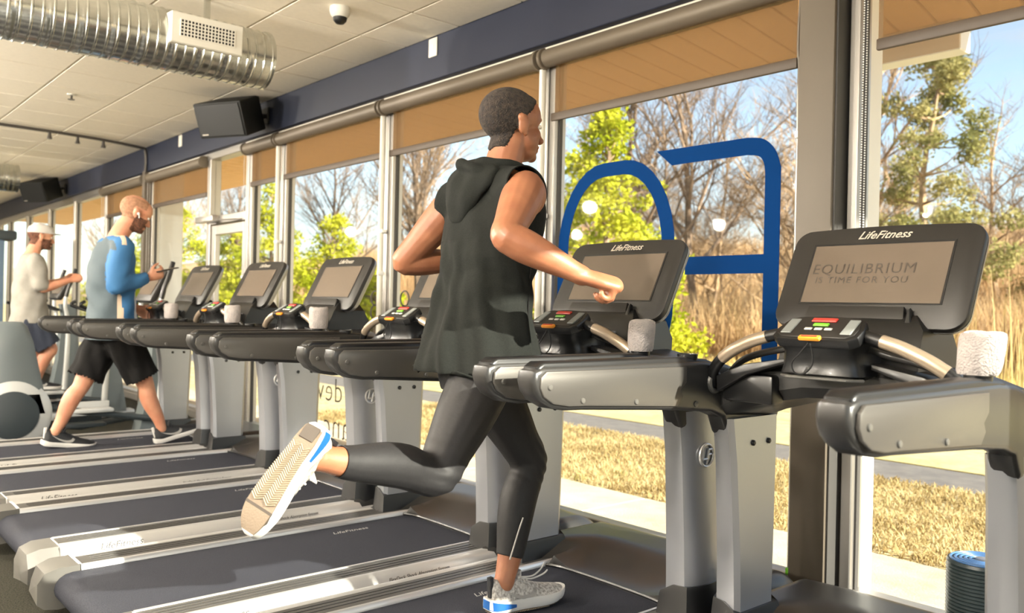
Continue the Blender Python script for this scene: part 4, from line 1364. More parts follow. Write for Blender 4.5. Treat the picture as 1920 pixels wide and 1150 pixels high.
def add_head(b, C, R, k=1.0):
    """head in its own frame: x right, y forward, z up, centre between the ears"""
    def P(x, y, z):
        return C + R @ V3(x * k, y * k, z * k)
    def E(x, y, z, a, c, d, rx=0.0):
        ellipsoid(b, P(x, y, z), (a * k, c * k, d * k), R @ Matrix.Rotation(rx, 3, 'X'), 24, 14)
    E(0, -0.012, 0.030, 0.076, 0.098, 0.084)          # cranium
    E(0, 0.030, 0.030, 0.068, 0.068, 0.070)           # forehead
    E(0, 0.038, -0.040, 0.058, 0.052, 0.064)          # face
    E(0, 0.040, -0.082, 0.042, 0.044, 0.032)          # jaw
    E(0, 0.072, -0.097, 0.020, 0.016, 0.017)          # chin
    E(-0.030, 0.060, -0.030, 0.026, 0.024, 0.026); E(0.030, 0.060, -0.030, 0.026, 0.024, 0.026)   # cheeks
    E(0, 0.082, 0.018, 0.046, 0.014, 0.011)           # brow
    E(0, 0.094, -0.026, 0.011, 0.015, 0.026, 0.35)    # nose bridge
    E(0, 0.104, -0.042, 0.016, 0.014, 0.012)          # nose tip
    E(0, 0.084, -0.066, 0.024, 0.012, 0.007)          # upper lip
    E(0, 0.082, -0.078, 0.021, 0.011, 0.007)          # lower lip
    for s in (-1, 1):
        E(s * 0.077, -0.006, -0.010, 0.010, 0.020, 0.032, -0.2)   # ear
        E(s * 0.078, -0.012, 0.008, 0.012, 0.016, 0.014, -0.2)
        E(s * 0.074, 0.002, -0.036, 0.008, 0.010, 0.012)

def add_hand(b, W, d, n, side, curl, L=0.185, spread=0.25, thumb_in=0.5):
    """W wrist, d direction of the hand, n back-of-hand normal, side +1 thumb on +(d x n)"""
    d = Vector(d).normalized()
    n = (Vector(n) - d * Vector(n).dot(d)).normalized()
    t = d.cross(n).normalized() * side
    k = L / 0.185
    palm_end = W + d * 0.092 * k
    tube(b, [W - d * 0.02, W + d * 0.012, W + d * 0.05 * k, palm_end], [(0.028 * k, 0.021 * k), (0.030 * k, 0.021 * k), (0.040 * k, 0.021 * k), (0.041 * k, 0.021 * k)], 14, 3, ref=t, round_ends=True)
    lens = [0.070, 0.080, 0.075, 0.060]
    for i, fl in enumerate(lens):
        off = (0.029 - 0.0195 * i) * k
        base = W + d * (0.086 - 0.004 * abs(i - 1)) * k + t * off
        dirv = (d + t * (spread * (0.4 - i * 0.27))).normalized()
        p = base.copy()
        pts = [base - dirv * 0.016, base]
        ang = 0.0
        ax = dirv.cross(n)
        for j, f in enumerate((0.46, 0.31, 0.23)):
            ang += curl * (1.45, 1.65, 1.05)[j] * (1 + 0.06 * i)
            dv = dirv * math.cos(ang) - n * math.sin(ang)
            p = p + dv * fl * f * k * 1.12
            pts.append(p.copy())
        tube(b, pts, [0.0098 * k, 0.0102 * k, 0.0092 * k, 0.0085 * k, 0.0070 * k], 10, 2, round_ends=True)
    tb = W + d * 0.030 * k + t * 0.026 * k
    p1 = tb + (d * 0.55 + t * (0.75 - 0.45 * thumb_in) - n * 0.25).normalized() * 0.038 * k
    p2 = p1 + (d * 0.85 + t * (0.25 - 0.55 * thumb_in) - n * (0.25 + 0.4 * curl)).normalized() * 0.034 * k
    p3 = p2 + (d * 0.85 + t * (0.1 - 0.75 * thumb_in) - n * (0.2 + 0.45 * curl)).normalized() * 0.026 * k
    tube(b, [tb - d * 0.012, tb, p1, p2, p3], [0.012 * k, 0.0145 * k, 0.0118 * k, 0.0105 * k, 0.0082 * k], 10, 2, round_ends=True)

def limb(b, pts, rads, n=16, sub=5, ref=(1, 0, 0)):
    tube(b, pts, rads, n, sub, ref=ref, round_ends=True)

def arm_shape(b, S, E, Wp, k=1.0, g=0.0, upto=1.0):
    """shoulder, elbow, wrist; g extra radius"""
    S, E, Wp = Vector(S), Vector(E), Vector(Wp)
    a = lambda t: S.lerp(E, t)
    c = lambda t: E.lerp(Wp, t)
    P = [a(-0.02), a(0.18), a(0.45), a(0.75), a(0.98), c(0.10), c(0.28), c(0.6), c(0.85), c(1.0)]
    Rr = [0.056, 0.058, 0.053, 0.045, 0.041, 0.043, 0.044, 0.036, 0.028, 0.026]
    m = len(P) if upto >= 1 else max(3, int(upto * len(P)))
    limb(b, P[:m], [r * k + g for r in Rr[:m]], ref=None)

def leg_shape(b, Hp, K, A, k=1.0, g=0.0, ankle=True):
    Hp, K, A = Vector(Hp), Vector(K), Vector(A)
    a = lambda t: Hp.lerp(K, t)
    # calf bulges to the back of the shin
    d = (A - K).normalized(); th = (K - Hp).normalized()
    back = (-(th - d * th.dot(d)))
    back = back.normalized() if back.length > 0.05 else Vector((0, -1, 0))
    if back.dot(Vector((0, -1, 0))) < 0 and abs(d.z) > 0.8:
        back = Vector((0, -1, 0))
    c = lambda t, o=0.0: K.lerp(A, t) + back * o
    P = [a(0.0), a(0.2), a(0.5), a(0.8), a(0.98), c(0.12), c(0.30, 0.012), c(0.5, 0.010), c(0.75), c(0.94), c(1.0)]
    Rr = [0.088, 0.094, 0.086, 0.068, 0.061, 0.055, 0.059, 0.055, 0.043, 0.035, 0.034]
    limb(b, P, [r * k + g for r in Rr], ref=None)

def shoe(parent, C, R, style, s=1.0, name='shoe', label=None, loose=False):
    """shoe frame: x right, y to the toe, z up, origin under the heel"""
    upper = {'white': 'shoe_white', 'black': 'shoe_black'}[style]
    def X(b):
        bmesh.ops.transform(b, matrix=Matrix.Translation(C) @ R.to_4x4() @ Matrix.Diagonal((s, s, s, 1)), verts=b.verts)
        return b
    st = [(-0.004, 0.020, 0.085, 0.0), (0.012, 0.031, 0.100, 0.0), (0.045, 0.036, 0.092, 0.0), (0.085, 0.036, 0.094, 0.0), (0.115, 0.037, 0.088, 0.0), (0.15, 0.041, 0.074, 0.001), (0.19, 0.046, 0.060, 0.003), (0.225, 0.047, 0.052, 0.004), (0.255, 0.042, 0.045, 0.006), (0.278, 0.030, 0.036, 0.009), (0.290, 0.012, 0.024, 0.012)]
    b = BM(); rings = []
    for (y, w, h, zt) in catmull(st, 3):
        ring = []
        for j in range(18):
            a = 2 * PI * j / 18
            cx, sz = math.cos(a), math.sin(a)
            z0 = 0.022 + zt
            if sz >= 0:
                ring.append((w * abs(cx) ** 0.75 * (1 if cx >= 0 else -1) * (1 - 0.35 * sz), y, z0 + (h - 0.022) * abs(sz) ** 0.9))
            else:
                ring.append((w * abs(cx) ** 0.75 * (1 if cx >= 0 else -1), y, z0 - 0.006 * abs(sz)))
        rings.append(ring)
    loft(b, rings)
    root = obj(name, X(b), upper, parent, 60)
    if label:
        root['label'] = label
    # midsole and outsole
    sol = [(-0.016, 0.018, 0.010), (0.0, 0.032, 0.002), (0.04, 0.038, 0.0), (0.09, 0.037, 0.0), (0.14, 0.041, 0.0), (0.19, 0.048, 0.0), (0.235, 0.049, 0.004), (0.268, 0.039, 0.012), (0.288, 0.024, 0.020), (0.296, 0.010, 0.026)]
    b = BM(); rings = []
    for (y, w, z0) in catmull(sol, 3):
        zt = (0.034 if style == 'white' else 0.027) + max(0, 0.03 - y) * 0.25 + max(0, y - 0.25) * 0.2
        rings.append([(-w * .92, y, z0), (w * .92, y, z0), (w, y, z0 + 0.008), (w, y, zt - 0.004), (w * .96, y, zt), (-w * .96, y, zt), (-w, y, zt - 0.004), (-w, y, z0 + 0.008)])
    loft(b, rings); sole = obj('sole', X(b), 'shoe_pure', root, 50)
    if style == 'white':
        b = BM(); rings = []
        for (y, w, z0) in catmull([(-0.017, 0.016, 0.012), (0.0, 0.0335, 0.010), (0.03, 0.0385, 0.010), (0.075, 0.0385, 0.012)], 3):
            zt = 0.036 - y * 0.2
            rings.append([(-w, y, z0), (w, y, z0), (w * 1.01, y, zt), (-w * 1.01, y, zt)])
        loft(b, rings); obj('heel_cushion', X(b), 'shoe_blue', sole, 50)
        # outsole and herringbone tread
        b = BM(); rings = []
        for (y, w, z0) in catmull([(q[0], q[1] * 0.90, q[2]) for q in sol[1:-1]], 3):
            rings.append([(-w, y, z0 - 0.003), (w, y, z0 - 0.003), (w, y, z0 + 0.004), (-w, y, z0 + 0.004)])
        loft(b, rings); outs = obj('outsole', X(b), 'sole_grey', sole, 50)
        b = BM()
        for i in range(26):
            y = 0.05 + i * 0.0062
            w = 0.030 + 0.012 * math.sin(min(1, (y - 0.05) / 0.14) * PI / 2)
            pts = [(-w, y, -0.0045), (-w / 2, y + 0.011, -0.0045), (0, y, -0.0045), (w / 2, y + 0.011, -0.0045), (w, y, -0.0045)]
            tube(b, pts, 0.0019, 4)
        o = obj('tread', X(b), 'sole_tread', outs); o['kind'] = 'stuff'
        b = BM(); rings = []
        for (y, w) in [(0.225, 0.046), (0.25, 0.044), (0.272, 0.033), (0.287, 0.016)]:
            z0 = 0.004 + (y - 0.225) * 0.30 - 0.0055
            rings.append([(-w, y, z0), (w, y, z0), (w, y, z0 + 0.004), (-w, y, z0 + 0.004)])
        loft(b, rings); obj('toe_pad', X(b), 'sole_dark', outs)
        b = BM(); box(b, -0.024, 0.024, -0.004, 0.036, -0.0055, 0.0, 0.002, 1); obj('heel_pad', X(b), 'sole_dark', outs)
    # swoosh on both sides
    def wid(y, z):
        for i in range(len(st) - 1):
            if st[i][0] <= y <= st[i + 1][0]:
                f = (y - st[i][0]) / (st[i + 1][0] - st[i][0])
                w = st[i][1] + f * (st[i + 1][1] - st[i][1]); h = st[i][2] + f * (st[i + 1][2] - st[i][2])
                sz = min(0.98, max(0.0, (z - 0.022) / (h - 0.022))) ** (1 / 0.9)
                return w * max(0.0, 1 - sz * sz) ** 0.375 * (1 - 0.35 * sz)
        return 0.03
    up_c = [(0.030, 0.070), (0.06, 0.056), (0.09, 0.046), (0.12, 0.043), (0.140, 0.048), (0.150, 0.060)]
    lo_c = [(0.030, 0.070), (0.06, 0.050), (0.09, 0.036), (0.125, 0.030), (0.150, 0.036), (0.162, 0.052)]
    U = catmull(up_c, 4); Lo = catmull(lo_c, 4)
    for sd in (-1, 1):
        b = BM()
        A = [b.verts.new((sd * (wid(y, z) + 0.0022), y, z)) for y, z in U]
        Bv = [b.verts.new((sd * (wid(y, z) + 0.0022), y, z)) for y, z in Lo]
        for i in range(len(A) - 1):
            try:
                b.faces.new((A[i], A[i + 1], Bv[i + 1], Bv[i]))
            except ValueError:
                pass
        bmesh.ops.solidify(b, geom=b.faces[:], thickness=0.0012)
        obj('side_mark', X(b), 'shoe_pure', root, 60)
    # laces, tongue, heel tab
    b = BM()
    for i in range(5):
        y = 0.105 + i * 0.017; z = 0.090 - i * 0.0085
        tube(b, [(-0.020, y, z - 0.006), (0, y + 0.004, z + 0.0035), (0.020, y, z - 0.006)], 0.003, 6, 3)
    if loose:
        tube(b, [(0.006, 0.112, 0.094), (0.02, 0.15, 0.096), (0.018, 0.185, 0.112), (0.012, 0.205, 0.128)], 0.0026, 6, 4)
        tube(b, [(-0.002, 0.112, 0.092), (0.012, 0.15, 0.084), (0.018, 0.195, 0.094), (0.016, 0.215, 0.104)], 0.0026, 6, 4)
    obj('laces', X(b), 'shoe_pure' if style == 'white' else 'shoe_black', root)
    b = BM(); prism(b, [(0.086, 0.085), (0.10, 0.118), (0.106, 0.120), (0.108, 0.085)], 'x', -0.018, 0.018, 0.004, 2); obj('tongue', X(b), upper, root)
    b = BM(); prism(b, [(-0.008, 0.045), (-0.012, 0.108), (0.002, 0.110), (0.004, 0.045)], 'x', -0.010, 0.010, 0.003, 2); obj('heel_tab', X(b), 'shoe_black' if style == 'white' else 'shoe_pure', root)
    return root

def foot(b, A, f, u):
    limb(b, [A - u * 0.030 - f * 0.012, A - u * 0.040 + f * 0.05, A - u * 0.052 + f * 0.12], [0.026, 0.024, 0.018])

def shoe_at(parent, A, f, u, style, label, s=1.0, loose=False):
    return shoe(parent, A - u * 0.085 * s - f * 0.050 * s, frame(f, u), style, s, 'shoe', label, loose)

def shell_from(mesh_bm, pred, lift, name, m, parent, thick=0.0):
    """copy of the faces that pred accepts, lifted along the normals (hair, beard)"""
    c = mesh_bm.copy()
    c.normal_update()
    kill = [f for f in c.faces if not pred(f.calc_center_median())]
    bmesh.ops.delete(c, geom=kill, context='FACES')
    bd = {v for e in c.edges if e.is_boundary for v in e.verts}
    nrm = {v: v.normal.copy() for v in c.verts}
    for v in c.verts:
        v.co += nrm[v] * (lift if v not in bd else -0.001)
    return obj(name, c, m, parent, 60)

def cut(b, co, no):
    """remove everything on the positive side of the plane"""
    bmesh.ops.bisect_plane(b, geom=b.verts[:] + b.edges[:] + b.faces[:], plane_co=Vector(co), plane_no=Vector(no).normalized(), clear_outer=True)
    return b

def thicken(b, t):
    bmesh.ops.recalc_face_normals(b, faces=b.faces)
    bmesh.ops.solidify(b, geom=b.faces[:], thickness=t)
    return b

def folds(b, fn):
    b.normal_update()
    mv = [(v, v.normal * fn(v.co)) for v in b.verts]
    for v, d in mv:
        v.co += d
    return b

def ring_torso(b, rows, n=28, pw=2.3):
    """rows: z, yc, xc, half breadth, half depth"""
    rows = catmull(rows, 4)
    rings = []
    for (z, yc, xc, a, c) in rows:
        ring = []
        for j in range(n):
            t = 2 * PI * j / n
            ct, st_ = math.cos(t), math.sin(t)
            ring.append((xc + a * abs(ct) ** (2 / pw) * (1 if ct >= 0 else -1), yc + c * abs(st_) ** (2 / pw) * (1 if st_ >= 0 else -1), z))
        rings.append(ring)
    loft(b, rings)

def hair_pred(C, R, k=1.0, style='crop'):
    Ri = R.transposed()
    def f(p):
        q = (Ri @ (p - C)) / k
        line = 0.012 if q.y > -0.02 else -0.062
        y = q.y
        pts_ = [(-0.2, -0.080), (-0.05, -0.078), (-0.022, -0.030), (-0.012, 0.004), (0.006, 0.006), (0.010, 0.020), (0.030, 0.034), (0.055, 0.062), (0.080, 0.088), (0.2, 0.09)]
        for (y0, z0), (y1, z1) in zip(pts_, pts_[1:]):
            if y0 <= y <= y1:
                line = z0 + (z1 - z0) * (y - y0) / (y1 - y0)
        line += max(0, 0.02 - abs(q.x)) * (-0.5 if y < -0.03 else 0)
        if abs(q.x) > 0.079 and y > -0.035 and q.z < 0.030:
            return False
        return q.z > line
    return f

def beard_pred(C, R, k=1.0):
    Ri = R.transposed()
    def f(p):
        q = (Ri @ (p - C)) / k
        if q.y < -0.002 or q.z > -0.020 or q.z < -0.125:
            return False
        if q.z > -0.052 and abs(q.x) < 0.040:
            return False
        if abs(q.x) < 0.026 and -0.084 < q.z < -0.070:
            return False
        if q.z > -0.060 and abs(q.x) < 0.012:
            return False
        return True
    return f

def eyes(parent, C, R, k=1.0):
    for s in (-1, 1):
        b = BM(); ellipsoid(b, C + R @ V3(s * 0.030 * k, 0.078 * k, -0.004 * k), (0.013 * k, 0.011 * k, 0.009 * k), R, 12, 8); e = obj('eye', b, 'eye_white', parent)
        b = BM(); ellipsoid(b, C + R @ V3(s * 0.030 * k, 0.0875 * k, -0.005 * k), (0.0055 * k, 0.004 * k, 0.0055 * k), R, 10, 6); obj('iris', b, 'eye_dark', e)

# ------------------------------------------------------------------ the runner
PX = -2.12
OFF[0] = Vector((PX, 1.75, 0.0))
run = thing('person', 'runner in black sleeveless hoodie and leggings striding on the treadmill', 'person', (PX, 1.75, 0.0))
HC, HR = V3(-2.115, 1.815, 1.795), frame((0.16, 1, 0.03), (0.0, 0.06, 1))
SR, ER, WR = V3(-1.945, 1.725, 1.555), V3(-1.80, 1.53, 1.395), V3(-1.665, 1.70, 1.29)
SL, EL, WL = V3(-2.31, 1.735, 1.545), V3(-2.45, 1.625, 1.345), V3(-2.36, 1.86, 1.36)
HPR, KR, AR = V3(-2.058, 1.700, 1.03), V3(-2.00, 1.455, 0.705), V3(-1.97, 1.060, 0.800)      # trailing leg
HPL, KL, AL = V3(-2.195, 1.735, 1.03), V3(-2.15, 1.955, 0.675), V3(-2.125, 1.832, 0.290)      # standing leg
b = BM()
add_head(b, HC, HR, 1.03)
limb(b, [(-2.12, 1.755, 1.58), (-2.12, 1.775, 1.64), (-2.118, 1.795, 1.70), (-2.115, 1.81, 1.76)], [(0.072, 0.070), (0.062, 0.062), (0.058, 0.060), (0.056, 0.060)])
limb(b, [(-2.17, 1.752, 1.61), (-2.05, 1.752, 1.60)], [(0.06, 0.05), (0.06, 0.05)], ref=(0, 1, 0))
ring_torso(b, [(0.93, 1.705, -2.12, 0.13, 0.10), (1.02, 1.705, -2.12, 0.155, 0.112), (1.12, 1.705, -2.12, 0.148, 0.105), (1.22, 1.712, -2.12, 0.140, 0.098), (1.34, 1.728, -2.12, 0.160, 0.108), (1.46, 1.745, -2.12, 0.170, 0.112), (1.55, 1.755, -2.12, 0.165, 0.095), (1.61, 1.758, -2.12, 0.09, 0.07)])
for S, E, Wp in ((SR, ER, WR), (SL, EL, WL)):
    arm_shape(b, S, E, Wp, 1.10)
    ellipsoid(b, S + V3(0, 0, -0.012), (0.068, 0.068, 0.072))
    limb(b, [V3(-2.12, 1.745, 1.545).lerp(S, 0.45), S], [0.062, 0.058])
add_hand(b, WR, V3(0.42, 0.86, -0.22), (0.30, -0.10, 0.95), -1, 0.80, 0.20, 0.1, 0.75)
add_hand(b, WL, (WL - EL), (-0.6, 0, 0.8), 1, 0.92, 0.18, 0.1, 0.9)
leg_shape(b, HPR, KR, AR)
leg_shape(b, HPL, KL, AL)
fdr = V3(-0.06, -0.60, -0.80).normalized()                    # toe direction of the trailing foot
upr = V3(-0.42, 0.78, -0.55); upr = (upr - fdr * upr.dot(fdr)).normalized()
fdl = V3(0.06, 1, -0.02).normalized(); upl = V3(0, 0.02, 1)
foot(b, AR, fdr, upr); foot(b, AL, fdl, upl)
body = fuse(b, 0.0042, 3)
shell_from(body, hair_pred(HC, HR, 1.03), 0.0045, 'hair', 'hair_dark', run)
obj('body', body, 'skin_tan', run, 180)
eyes(run, HC, HR, 1.03)
# sleeveless hoodie
b = BM()
ring_torso(b, [(0.985, 1.692, -2.12, 0.218, 0.180), (1.02, 1.693, -2.12, 0.215, 0.177), (1.08, 1.696, -2.12, 0.208, 0.166), (1.16, 1.702, -2.12, 0.190, 0.146), (1.25, 1.710, -2.12, 0.178, 0.130), (1.34, 1.725, -2.12, 0.180, 0.128), (1.44, 1.745, -2.12, 0.190, 0.132), (1.53, 1.758, -2.12, 0.192, 0.120), (1.585, 1.762, -2.12, 0.170, 0.098), (1.635, 1.765, -2.12, 0.112, 0.082), (1.655, 1.768, -2.12, 0.090, 0.074)], pw=2.2)
for S in (SR, SL):
    limb(b, [(-2.12, 1.752, 1.585), V3(-2.12, 1.752, 1.57).lerp(S, 0.6), S + (S - V3(-2.12, 1.75, 1.56)) * 0.12], [0.085, 0.080, 0.080])
sh = fuse(b, 0.009, 8)
def cloth_fold(p):
    t = math.atan2(p.y - 1.71, p.x + 2.12)
    low = max(0.0, min(1.0, (1.45 - p.z) / 0.4))
    f = 0.008 * math.sin(t * 9 + p.z * 7) * low + 0.008 * math.sin(t * 5 - p.z * 16 + 1.3) * low + 0.004 * math.sin(t * 17 + p.z * 11) * low
    f += 0.006 * math.sin(p.z * 55 + t * 4 + 1.5 * math.sin(t * 3)) * max(0.0, 1 - abs(p.z - 1.30) / 0.16)
    f += 0.004 * math.sin((p.x + 2.12) * 60 + p.z * 25) * max(0.0, 1 - abs(p.z - 1.52) / 0.14)
    return f
folds(sh, cloth_fold)
cut(sh, (-2.12, 1.70, 1.005), (0, 0.06, -1))
for S, s in ((SR, 1), (SL, -1)):
    nn = V3(s, -0.08, 0.10).normalized(); P0 = S + V3(s * 0.012, 0, 0)
    for co, no in ((P0, nn), (V3(0, 0, 1.405), V3(0, 0, 1))):
        bmesh.ops.bisect_plane(sh, geom=sh.verts[:] + sh.edges[:] + sh.faces[:], plane_co=co, plane_no=no)
    kill = [f for f in sh.faces if (f.calc_center_median() - P0).dot(nn) > 0 and f.calc_center_median().z > 1.405]
    bmesh.ops.delete(sh, geom=kill, context='FACES')
cut(sh, (-2.12, 1.775, 1.648), (0, 0.5, 1))
hood_p = thicken(sh, 0.004)
top = obj('hoodie', hood_p, 'hoodie_black', run, 180)
b = BM()
pts = []
for i in range(15):
    a = math.radians(-255 + 330 * i / 14)
    pts.append((-2.12 + 0.096 * math.cos(a), 1.775 + 0.080 * math.sin(a), 1.634 - 0.020 * math.sin(a)))
tube(b, pts, [(0.015 + 0.009 * abs(math.sin(PI * i / 14)), 0.020) for i in range(15)], 12, 3)
limb(b, [(-2.13, 1.690, 1.640), (-2.14, 1.660, 1.59), (-2.145, 1.636, 1.53), (-2.15, 1.628, 1.47)], [(0.115, 0.026), (0.120, 0.030), (0.085, 0.028), (0.035, 0.014)], ref=(1, 0, 0))
limb(b, [(-2.225, 1.73, 1.640), (-2.195, 1.668, 1.655), (-2.14, 1.655, 1.640), (-2.08, 1.665, 1.62), (-2.03, 1.70, 1.615)], [0.018, 0.020, 0.021, 0.020, 0.018])
hd = fuse(b, 0.006, 5)
folds(hd, lambda p: 0.002 * math.sin(p.z * 60 + p.x * 40) + 0.002 * math.sin((p.x + 2.12) * 75))
obj('hood', hd, 'hoodie_black', top, 180)
b = BM(); tube(b, [(-1.935, 1.745, 1.02), (-1.945, 1.75, 1.15), (-1.952, 1.76, 1.28), (-1.945, 1.77, 1.38)], 0.0022, 6, 4); obj('side_seam', b, 'short_black', top)
# leggings
b = BM()
ring_torso(b, [(0.93, 1.705, -2.12, 0.135, 0.108), (1.02, 1.705, -2.12, 0.160, 0.118), (1.12, 1.705, -2.12, 0.153, 0.110)])
leg_shape(b, HPR, KR, AR, 1.0, 0.005)
leg_shape(b, HPL, KL, AL, 1.0, 0.005)
lg = fuse(b, 0.007, 6)
def leg_fold(p):
    f = 0.0
    for K, ax in ((KR, V3(0, 0.3, 1)), (KL, V3(0, 1, 0.9))):
        d = (p - K).length
        if d < 0.12:
            f += 0.0035 * math.sin((p - K).dot(ax) * 150) * (1 - d / 0.12)
    return f
folds(lg, leg_fold)
def hem(bmx, A, K, back):
    d = (A - K).normalized()
    P0 = A - d * back
    near = lambda fc: (fc - A).length < 0.30
    g_ = [f for f in bmx.faces if near(f.calc_center_median())]
    ge = {e for f in g_ for e in f.edges}; gv = {v for f in g_ for v in f.verts}
    bmesh.ops.bisect_plane(bmx, geom=list(gv) + list(ge) + g_, plane_co=P0, plane_no=d)
    kill = [f for f in bmx.faces if near(f.calc_center_median()) and (f.calc_center_median() - P0).dot(d) > 0]
    bmesh.ops.delete(bmx, geom=kill, context='FACES')
hem(lg, AR, KR, 0.065)
hem(lg, AL, KL, 0.085)
lgo = obj('leggings', thicken(lg, 0.003), 'leggings_black', run, 180)
b = BM(); tube(b, [AL + V3(0.036, -0.008, 0.085), AL + V3(0.042, 0.004, 0.13), AL + V3(0.048, 0.018, 0.18), AL + V3(0.054, 0.030, 0.22)], 0.0025, 6, 4); obj('ankle_zip', b, 'seam_pale', lgo)
# shoes
shoe_at(run, AL, fdl, upl, 'white', 'pale grey running shoe planted on the belt', 1.04, True)
shoe_at(run, AR, fdr, upr, 'white', 'pale grey running shoe kicked up showing its sole', 1.0)
OFF[0] = Vector((0, 0, 0))

# ------------------------------------------------------------------ the walker in blue
QX = -6.24
OFF[0] = Vector((QX, 1.75, 0.0))
wk = thing('person', 'balding walker in blue long sleeved top and black shorts looking at his phone', 'person', (QX, 1.75, 0.0))
HC, HR = V3(-6.22, 1.89, 1.795), frame((0.10, 1, -0.42), (0, 0.4, 1))
SR, ER, WR = V3(-6.05, 1.76, 1.545), V3(-6.00, 1.70, 1.285), V3(-6.10, 1.945, 1.345)
SL, EL, WL = V3(-6.43, 1.76, 1.545), V3(-6.48, 1.74, 1.27), V3(-6.42, 1.97, 1.13)
HPR, KR, AR = V3(-6.15, 1.775, 0.965), V3(-6.14, 1.95, 0.62), V3(-6.14, 2.075, 0.285)
HPL, KL, AL = V3(-6.33, 1.755, 0.965), V3(-6.32, 1.60, 0.615), V3(-6.31, 1.43, 0.29)
b = BM()
add_head(b, HC, HR, 1.06)
limb(b, [(-6.24, 1.765, 1.57), (-6.235, 1.79, 1.64), (-6.23, 1.825, 1.70), (-6.225, 1.865, 1.755)], [(0.074, 0.072), (0.064, 0.064), (0.060, 0.062), (0.058, 0.062)])
ring_torso(b, [(0.93, 1.765, QX, 0.14, 0.11), (1.05, 1.76, QX, 0.155, 0.118), (1.20, 1.755, QX, 0.15, 0.115), (1.38, 1.75, QX, 0.168, 0.118), (1.50, 1.755, QX, 0.170, 0.110), (1.59, 1.762, QX, 0.11, 0.075)])
for S, E, Wp in ((SR, ER, WR), (SL, EL, WL)):
    arm_shape(b, S, E, Wp, 1.0)
    limb(b, [V3(QX, 1.76, 1.53).lerp(S, 0.45), S], [0.062, 0.058])
add_hand(b, WR, (0.02, 1, 0.42), (0.9, -0.15, -0.35), -1, 0.42, 0.185, 0.25, 0.2)
add_hand(b, WL, (0.1, 0.8, -0.5), (-0.9, 0, 0.1), 1, 0.45, 0.185, 0.2, 0.4)
leg_shape(b, HPR, KR, AR, 0.98)
leg_shape(b, HPL, KL, AL, 0.98)
fr_, ur_ = V3(0.04, 1, 0.26).normalized(), V3(0, -0.26, 1).normalized()
fl_, ul_ = V3(0, 1, -0.14).normalized(), V3(0, 0.14, 1).normalized()
foot(b, AR, fr_, ur_); foot(b, AL, fl_, ul_)
body = fuse(b, 0.0065, 4)
def bald(p, C=HC, R=HR):
    q = R.transposed() @ (p - C)
    if q.y > 0.05 or q.z < -0.07 or (abs(q.x) > 0.066 and q.y > -0.03 and q.z < 0.03):
        return False
    return q.z > (0.0 if q.y > 0.0 else -0.06) and not (q.z > 0.095)
shell_from(body, bald, 0.0018, 'hair', 'hair_shaved', wk)
shell_from(body, beard_pred(HC, HR, 1.06), 0.004, 'beard', 'beard_brown', wk)
obj('body', body, 'skin_fair', wk, 180)
eyes(wk, HC, HR, 1.06)
b = BM(); ellipsoid(b, HC + HR @ V3(0.088, 0.004, -0.012), (0.008, 0.010, 0.010)); tube(b, [HC + HR @ V3(0.088, 0.010, -0.014), HC + HR @ V3(0.086, 0.020, -0.038)], 0.004, 8); obj('earbud', b, 'earbud', wk)
b = BM()
ring_torso(b, [(0.90, 1.76, QX, 0.205, 0.165), (1.0, 1.757, QX, 0.195, 0.160), (1.15, 1.752, QX, 0.185, 0.150), (1.32, 1.745, QX, 0.19, 0.148), (1.46, 1.748, QX, 0.195, 0.142), (1.55, 1.757, QX, 0.17, 0.11), (1.60, 1.765, QX, 0.105, 0.082), (1.625, 1.772, QX, 0.085, 0.074)], pw=2.2)
for S, E, Wp in ((SR, ER, WR), (SL, EL, WL)):
    limb(b, [V3(QX, 1.757, 1.55).lerp(S, 0.4), S], [0.075, 0.072])
    arm_shape(b, S, E, Wp, 1.08, 0.014)
sh = fuse(b, 0.010, 6)
folds(sh, lambda p: 0.004 * math.sin(p.z * 42 + p.x * 22) + 0.004 * math.sin(p.y * 46 - p.z * 22))
cut(sh, (QX, 1.75, 0.915), (0, 0, -1))
for E, Wp in ((ER, WR), (EL, WL)):
    dd = (Wp - E).normalized()
    far = [v for v in sh.verts if (v.co - Wp).length < 0.12 and (v.co - (Wp - dd * 0.015)).dot(dd) > 0]
    bmesh.ops.delete(sh, geom=far, context='VERTS')
cut(sh, (QX, 1.78, 1.62), (0, 0.35, 1))
thicken(sh, 0.004)
tp = obj('long_sleeved_top', sh, ['top_blue', 'top_slate', 'top_stripe', 'top_white'], wk, 180)
for p in tp.data.polygons:      # slate back panel, tan side stripe, white front seam
    c = p.center + OFF[0]
    arm_d = min((c - Vector(SR).lerp(ER, t)).length for t in (0.3, 0.5, 0.7, 0.85, 1.0))
    arm_f = min((c - Vector(ER).lerp(WR, t)).length for t in (0.0, 0.3, 0.6, 1.0))
    sl = min(arm_d, arm_f)
    p.material_index = 0
    if c.z < 1.50 and sl > 0.085 or c.y < 1.70 and sl > 0.085:
        if c.y < 1.742 - 0.05 * (c.z - 1.0):
            p.material_index = 1
        elif c.y < 1.742 + 0.055 * max(0, (1.34 - c.z) / 0.4) and c.z < 1.34:
            p.material_index = 2
        elif c.y > 1.862 and c.y < 1.892 and c.z < 1.25:
            p.material_index = 3
    if c.z > 1.555 and 1.735 < c.y < 1.765:
        p.material_index = 2
